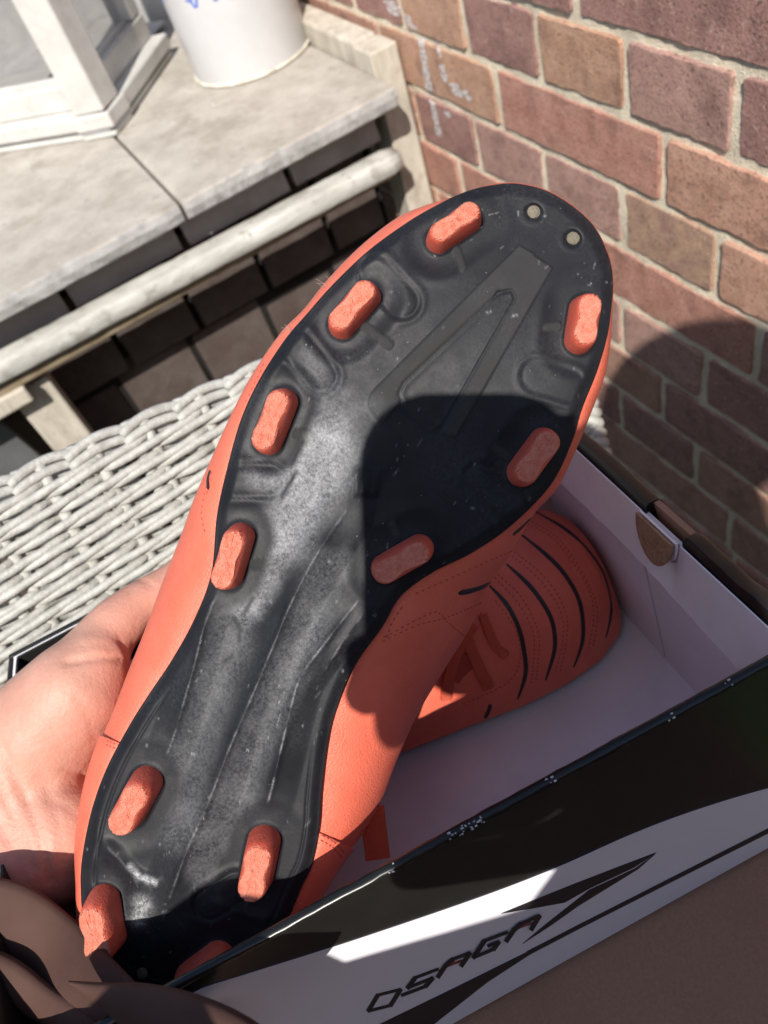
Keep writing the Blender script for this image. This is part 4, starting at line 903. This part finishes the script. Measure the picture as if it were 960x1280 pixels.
for L in ([(660, 655), (690, 672), (712, 698), (735, 735), (742, 770), (735, 815)], [(664, 652), (695, 671), (718, 700), (740, 740), (747, 770), (741, 808)], [(643, 690), (672, 713), (695, 740), (708, 770), (708, 800), (700, 840)],
          [(640, 695), (668, 718), (690, 745), (703, 773), (703, 802), (694, 843)], [(622, 718), (648, 742), (665, 770), (674, 800), (670, 850)], [(618, 722), (643, 748), (660, 775), (668, 803), (664, 855)],
          [(737, 668), (757, 693), (770, 725), (775, 755)], [(741, 668), (761, 693), (774, 725), (779, 752)], [(619, 751), (637, 774), (649, 800), (649, 830), (637, 851), (611, 866), (574, 882)], [(600, 765), (612, 785), (616, 806)]):
    stitches(BB, L, .0011, .0013, .00028, mb=mb)
mb.build('stitching', THREAD, boot2)['kind'] = 'stuff'
r_ = ribbon(BB, [(563, 850), (572, 838), (583, 828), (594, 822)], .010, .0003, taper=False); r_.V and r_.build('tongue', mat('dark_coral_tongue', (.40, .05, .03), .7), boot2)
for L, wd in (([(579, 784), (588, 810), (599, 836), (610, 858)], .0056), ([(592, 780), (576, 802), (566, 826), (560, 848), (557, 872)], .0060), ([(603, 768), (610, 788), (620, 808), (632, 818)], .0044)):
    r_ = ribbon(BB, L, wd, .0022, taper=False); r_.V and r_.build('lace', LACE, boot2)
# ------------------------------------------------------------------ strap in the foreground
bag = root('leather_strap', 'soft brown leather strap folded in two bands in front of the boot heel', 'strap', pix(100, 1230, .21))
def band(pts, wpx, name, m, th=.0035, twist=0):
    P = smoothline(pts, 10); n = len(P); V = []; T_ = np.gradient(P[:, :2], axis=0)
    W_ = smoothline([(w_, 0) for w_ in wpx], 10)[:, 0]
    k = 14
    for i in range(n):
        d = unit(T_[i]); nr_ = np.array([-d[1], d[0]])
        for a in range(k):
            th_ = 2 * math.pi * a / k; c, s2 = math.cos(th_), math.sin(th_)
            c = math.copysign(abs(c) ** .7, c); q = P[i, :2] + nr_ * c * W_[i] / 2
            V.append(pix(q[0], q[1], P[i, 2] - th * s2 * (1 + .8 * abs(W_[i]) / 100) + .0004 * math.sin(i * .3)))
    return obj(name, V, [(i * k + a, i * k + (a + 1) % k, (i + 1) * k + (a + 1) % k, (i + 1) * k + a) for i in range(n - 1) for a in range(k)] + [tuple(range(k)), tuple((n - 1) * k + a for a in range(k))], m, bag, smooth=True)
band([(-80, 1160, .283), (0, 1150, .284), (60, 1185, .281), (115, 1228, .262), (160, 1266, .248), (210, 1320, .24)], [108, 104, 98, 80, 66, 60], 'strap_band', STRAP, th=.0022)
band([(-80, 1195, .277), (0, 1222, .275), (60, 1258, .270), (130, 1297, .252), (200, 1350, .235)], [60, 62, 48, 50, 60], 'strap_band', STRAP)
band([(85, 1228, .250), (130, 1244, .243), (170, 1258, .236), (230, 1277, .222), (290, 1305, .212), (340, 1345, .206)], [5, 34, 62, 76, 80, 80], 'strap_band', STRAP)
band([(-80, 1250, .288), (20, 1270, .284), (110, 1266, .268), (180, 1292, .252), (260, 1330, .24)], [120, 90, 70, 80, 110], 'strap_lining', LINING)

# ------------------------------------------------------------------ the person: hand in the picture, the rest behind the camera
person = root('person', 'hand with bare wrist gripping the held boot from the left, thumb hidden behind it', 'person', pix(60, 950, .33))
C = lambda x, y, d: pix(x, y, d)
mb = MB()
limb(mb, [C(-330, 1330, .34), C(-140, 1120, .338), C(-40, 1020, .334), C(20, 970, .332)], [.036, .031, .0285, .0275])          # forearm, wrist
limb(mb, [C(0, 965, .335), C(50, 915, .330), C(95, 862, .326), C(122, 822, .327)], [.027, .025, .0210, .0135])               # ball of the thumb
limb(mb, [C(112, 822, .332), C(146, 780, .336), C(176, 752, .341), C(215, 735, .348), C(262, 700, .354), C(310, 655, .358)], [.0140, .0122, .0098, .0110, .0105, .0085])   # thumb
limb(mb, [C(30, 1010, .331), C(75, 1040, .324), C(90, 1072, .322)], [.026, .022, .015]); limb(mb, [C(-30, 1040, .325), C(45, 1078, .318), C(80, 1092, .317)], [.026, .018, .012])                                        # heel of the hand
limb(mb, [C(40, 960, .345), C(110, 930, .352), C(170, 900, .366)], [.026, .024, .02]); limb(mb, [C(60, 1030, .347), C(120, 1010, .356), C(175, 980, .37)], [.022, .02, .017])
for i, (x, y) in enumerate(((215, 860), (225, 900), (225, 945), (215, 985))):                                                   # four fingers round the back of the boot
    L_ = [1.0, 1.08, 1.0, .85][i]
    limb(mb, [C(165, y + 10, .370), C(x + 20 * L_, y - 14, .388), C(x + 95 * L_, y - 40, .392), C(x + 150 * L_, y - 62, .386)], [.0115, .0105, .0095, .008])
hand = mb.build('hand', SKIN, person, smooth=True); remesh(hand, .0017, 24, .6)
hv = [np.array(v_.co) + ROOT[person] for v_ in hand.data.vertices]; HBv = bvh_of(hv, [p.vertices for p in hand.data.polygons])
# fine creases: press grooves into the skin itself
cre = []
for L, dep, wd in (([(84, 828), (105, 825), (130, 822), (152, 824)], .0013, .0012), ([(150, 800), (158, 815), (160, 835)], .001, .0015), ([(100, 808), (125, 806), (143, 812)], .0004, .0008), ([(168, 724), (180, 726), (190, 732)], .0006, .0009), ([(0, 930), (22, 975), (45, 1030), (62, 1100)], .0011, .0016), ([(0, 985), (20, 1030), (40, 1085)], .0009, .0014), ([(0, 1030), (18, 1062), (28, 1095)], .0007, .0012),
                   ([(78, 960), (100, 968), (118, 985)], .0005, .0009), ([(60, 1000), (85, 1010), (105, 1030)], .0005, .0009), ([(95, 870), (112, 900), (118, 925)], .0004, .0012), ([(20, 900), (50, 960), (70, 1020), (80, 1080)], .0004, .0014)):
    hs = [on_surf(HBv, *p) for p in smoothline(L, 8)]; cre.append((np.array([h[0] for h in hs if h]), dep, wd))
HV = np.array(hv); Nm = np.array([v_.normal for v_ in hand.data.vertices])
for P, dep, wd in cre:
    if len(P) < 2: continue
    d = np.full(len(HV), 9.)
    for p in P: d = np.minimum(d, ((HV - p) ** 2).sum(1))
    HV = HV - Nm * (dep * np.exp(-d / wd ** 2))[:, None]
HV = HV - ROOT[person]
hand.data.vertices.foreach_set('co', HV.ravel()); hand.data.update()
# rest of the photographer (all behind or below the lens)
DN = R @ np.array([0, 0, -1.]); YC = R @ np.array([0, 1., 0]); XC = R @ np.array([1., 0, 0])
sA = unit(np.array([1, 0, 0]) - unit([.2, -.1, .975]) * unit([.2, -.1, .975])[0]); sS = unit([.2, -.1, .975]); sB = np.cross(sS, sA)
headc = sA * .140 + sB * 0.0 + sS * -.36
mb = MB(); hd = c2w(headc); ball(mb, hd, (.088, .074, .112)); ball(mb, hd + np.array([-.03, 0, -.05]), (.062, .058, .07)); ball(mb, hd + np.array([-.096, 0, -.02]), (.018, .013, .022))
for s_ in (-1, 1): ball(mb, hd + np.array([.005, s_ * .075, -.015]), (.02, .008, .03))
limb(mb, [hd + np.array([.02, 0, -.08]), hd + np.array([.05, 0, -.2])], [.052, .06], .02)
remesh(mb.build('head', SKIN, person, smooth=True), .006, 4)
mb = MB(); ball(mb, hd + np.array([.012, 0, .022]), (.092, .079, .102)); mb.build('hair', HAIR, person, smooth=True)
sh = hd + np.array([.07, 0, -.25]); shL = sh + np.array([0, -.17, -.02]); shR = sh + np.array([0, .17, -.02]); ab = lambda a, b, c: c2w(sA * a + sB * b + sS * c); shL = ab(.010, .236, -.16); wrL = C(-330, 1330, .34); 
elL = ab(-.145, .268, .04); mb = MB()
hip = sh + np.array([.12, 0, -.56]); ball(mb, sh + np.array([.03, 0, -.12]), (.11, .18, .17)); ball(mb, (sh + hip) / 2 + np.array([.02, 0, -.05]), (.12, .16, .2)); ball(mb, hip, (.14, .17, .13))
limb(mb, [sh + np.array([0, -.05, .03]), shL], [.065, .065], .02); limb(mb, [sh + np.array([0, .05, .03]), shR], [.065, .065], .02)
limb(mb, [shL, elL, wrL + (elL - wrL) * .05], [.064, .052, .041], .015); limb(mb, [ab(-.135, .232, .0), ab(-.096, .190, -.02), ab(-.090, .24, -.06)], [.036, .041, .05], .012); limb(mb, [ab(-.062, .228, -.08), ab(.022, .222, -.14)], [.056, .059], .012); limb(mb, [ab(.02, .25, -.15), ab(.16, .25, -.13)], [.078, .085], .02)  # includes extra sleeve bulges, shaped to cast shade on box side and heel
wrR = c2w([.060, .165, -.045]); elR = shR + np.array([-.02, .10, -.24]); limb(mb, [shR, elR, wrR], [.06, .048, .036], .015)
remesh(mb.build('jumper', JUMPER, person, smooth=True), .009, 5)
mb = MB()
limb(mb, [wrR, c2w([.035, .125, -.028]), c2w([.012, .085, -.026])], [.028, .027, .022], .006)
for y, xt, rt in ((.040, -.0580, .0055), (.060, -.0575, .0060), (.078, -.0630, .0085), (.093, -.0640, .0095)): limb(mb, [c2w([.010, y + .01, -.030]), c2w([-.035, y, -.026]), c2w([xt, y - .001, -.013]), c2w([xt + .002, y - .003, -.003])], [.0105, .0095, rt, rt * .9], .004)
limb(mb, [ab(-.036, .136, -.012), ab(-.01, .138, -.018), ab(.02, .135, -.03), ab(.05, .14, -.05)], [.010, .011, .016, .026], .004)
limb(mb, [ab(.042, .122, -.03), ab(.040, .155, -.045), ab(.028, .195, -.06)], [.036, .034, .042], .006)  # extra mass added to bound the lit patch on the box side
limb(mb, [c2w([.018, .016, -.020]), c2w([.030, .03, -.03]), c2w([.034, .08, -.04]), c2w([.04, .125, -.045])], [.020, .026, .032, .034], .006)
limb(mb, [c2w([.03, .10, -.028]), c2w([.026, .06, -.018]), c2w([.008, .035, -.020])], [.016, .012, .009], .004)
remesh(mb.build('hand', SKIN, person, smooth=True), .003, 5)
mb = MB()
for s_ in (-1, 1): limb(mb, [hip + np.array([0, s_ * .09, -.03]), hip + np.array([-.40, s_ * .12, -.02]), hip + np.array([-.38, s_ * .12, -.42])], [.09, .068, .05], .02)
remesh(mb.build('trousers', TROUS, person, smooth=True), .012, 4)
ph = root('smartphone', 'dark slim smartphone held upright in front of the person', 'phone', c2w([-.023, .06, -.006]))
V = []; x0_, x1_, y0_, y1_, rd = -.062, .008, -.0108, .128, .0225
for z in (-.0095, -.0088, -.0032, -.0024):
    i_ = .0007 if z in (-.0095, -.0024) else 0
    for cxx, cyy, t0 in ((x1_ - rd, y1_ - rd, 0), (x0_ + rd, y1_ - rd, .5), (x0_ + rd, y0_ + rd, 1), (x1_ - rd, y0_ + rd, 1.5)):
        for q in range(9): th = math.pi * (t0 + q / 16); V.append(c2w([cxx + (rd - i_) * math.cos(th), cyy + (rd - i_) * math.sin(th), z]))
obj('case', V, [(k * 36 + i, k * 36 + (i + 1) % 36, (k + 1) * 36 + (i + 1) % 36, (k + 1) * 36 + i) for k in range(3) for i in range(36)] + [tuple(range(36)), tuple(108 + i for i in range(36))], PHONE, ph)
MB().box(c2w([-.054, -.004, -.0099]), RT @ np.array([.061, 0, 0]), RT @ np.array([0, .126, 0]), RT @ np.array([0, 0, .0003])).build('screen', mat('dark_screen', (.01, .01, .012), .1), ph)
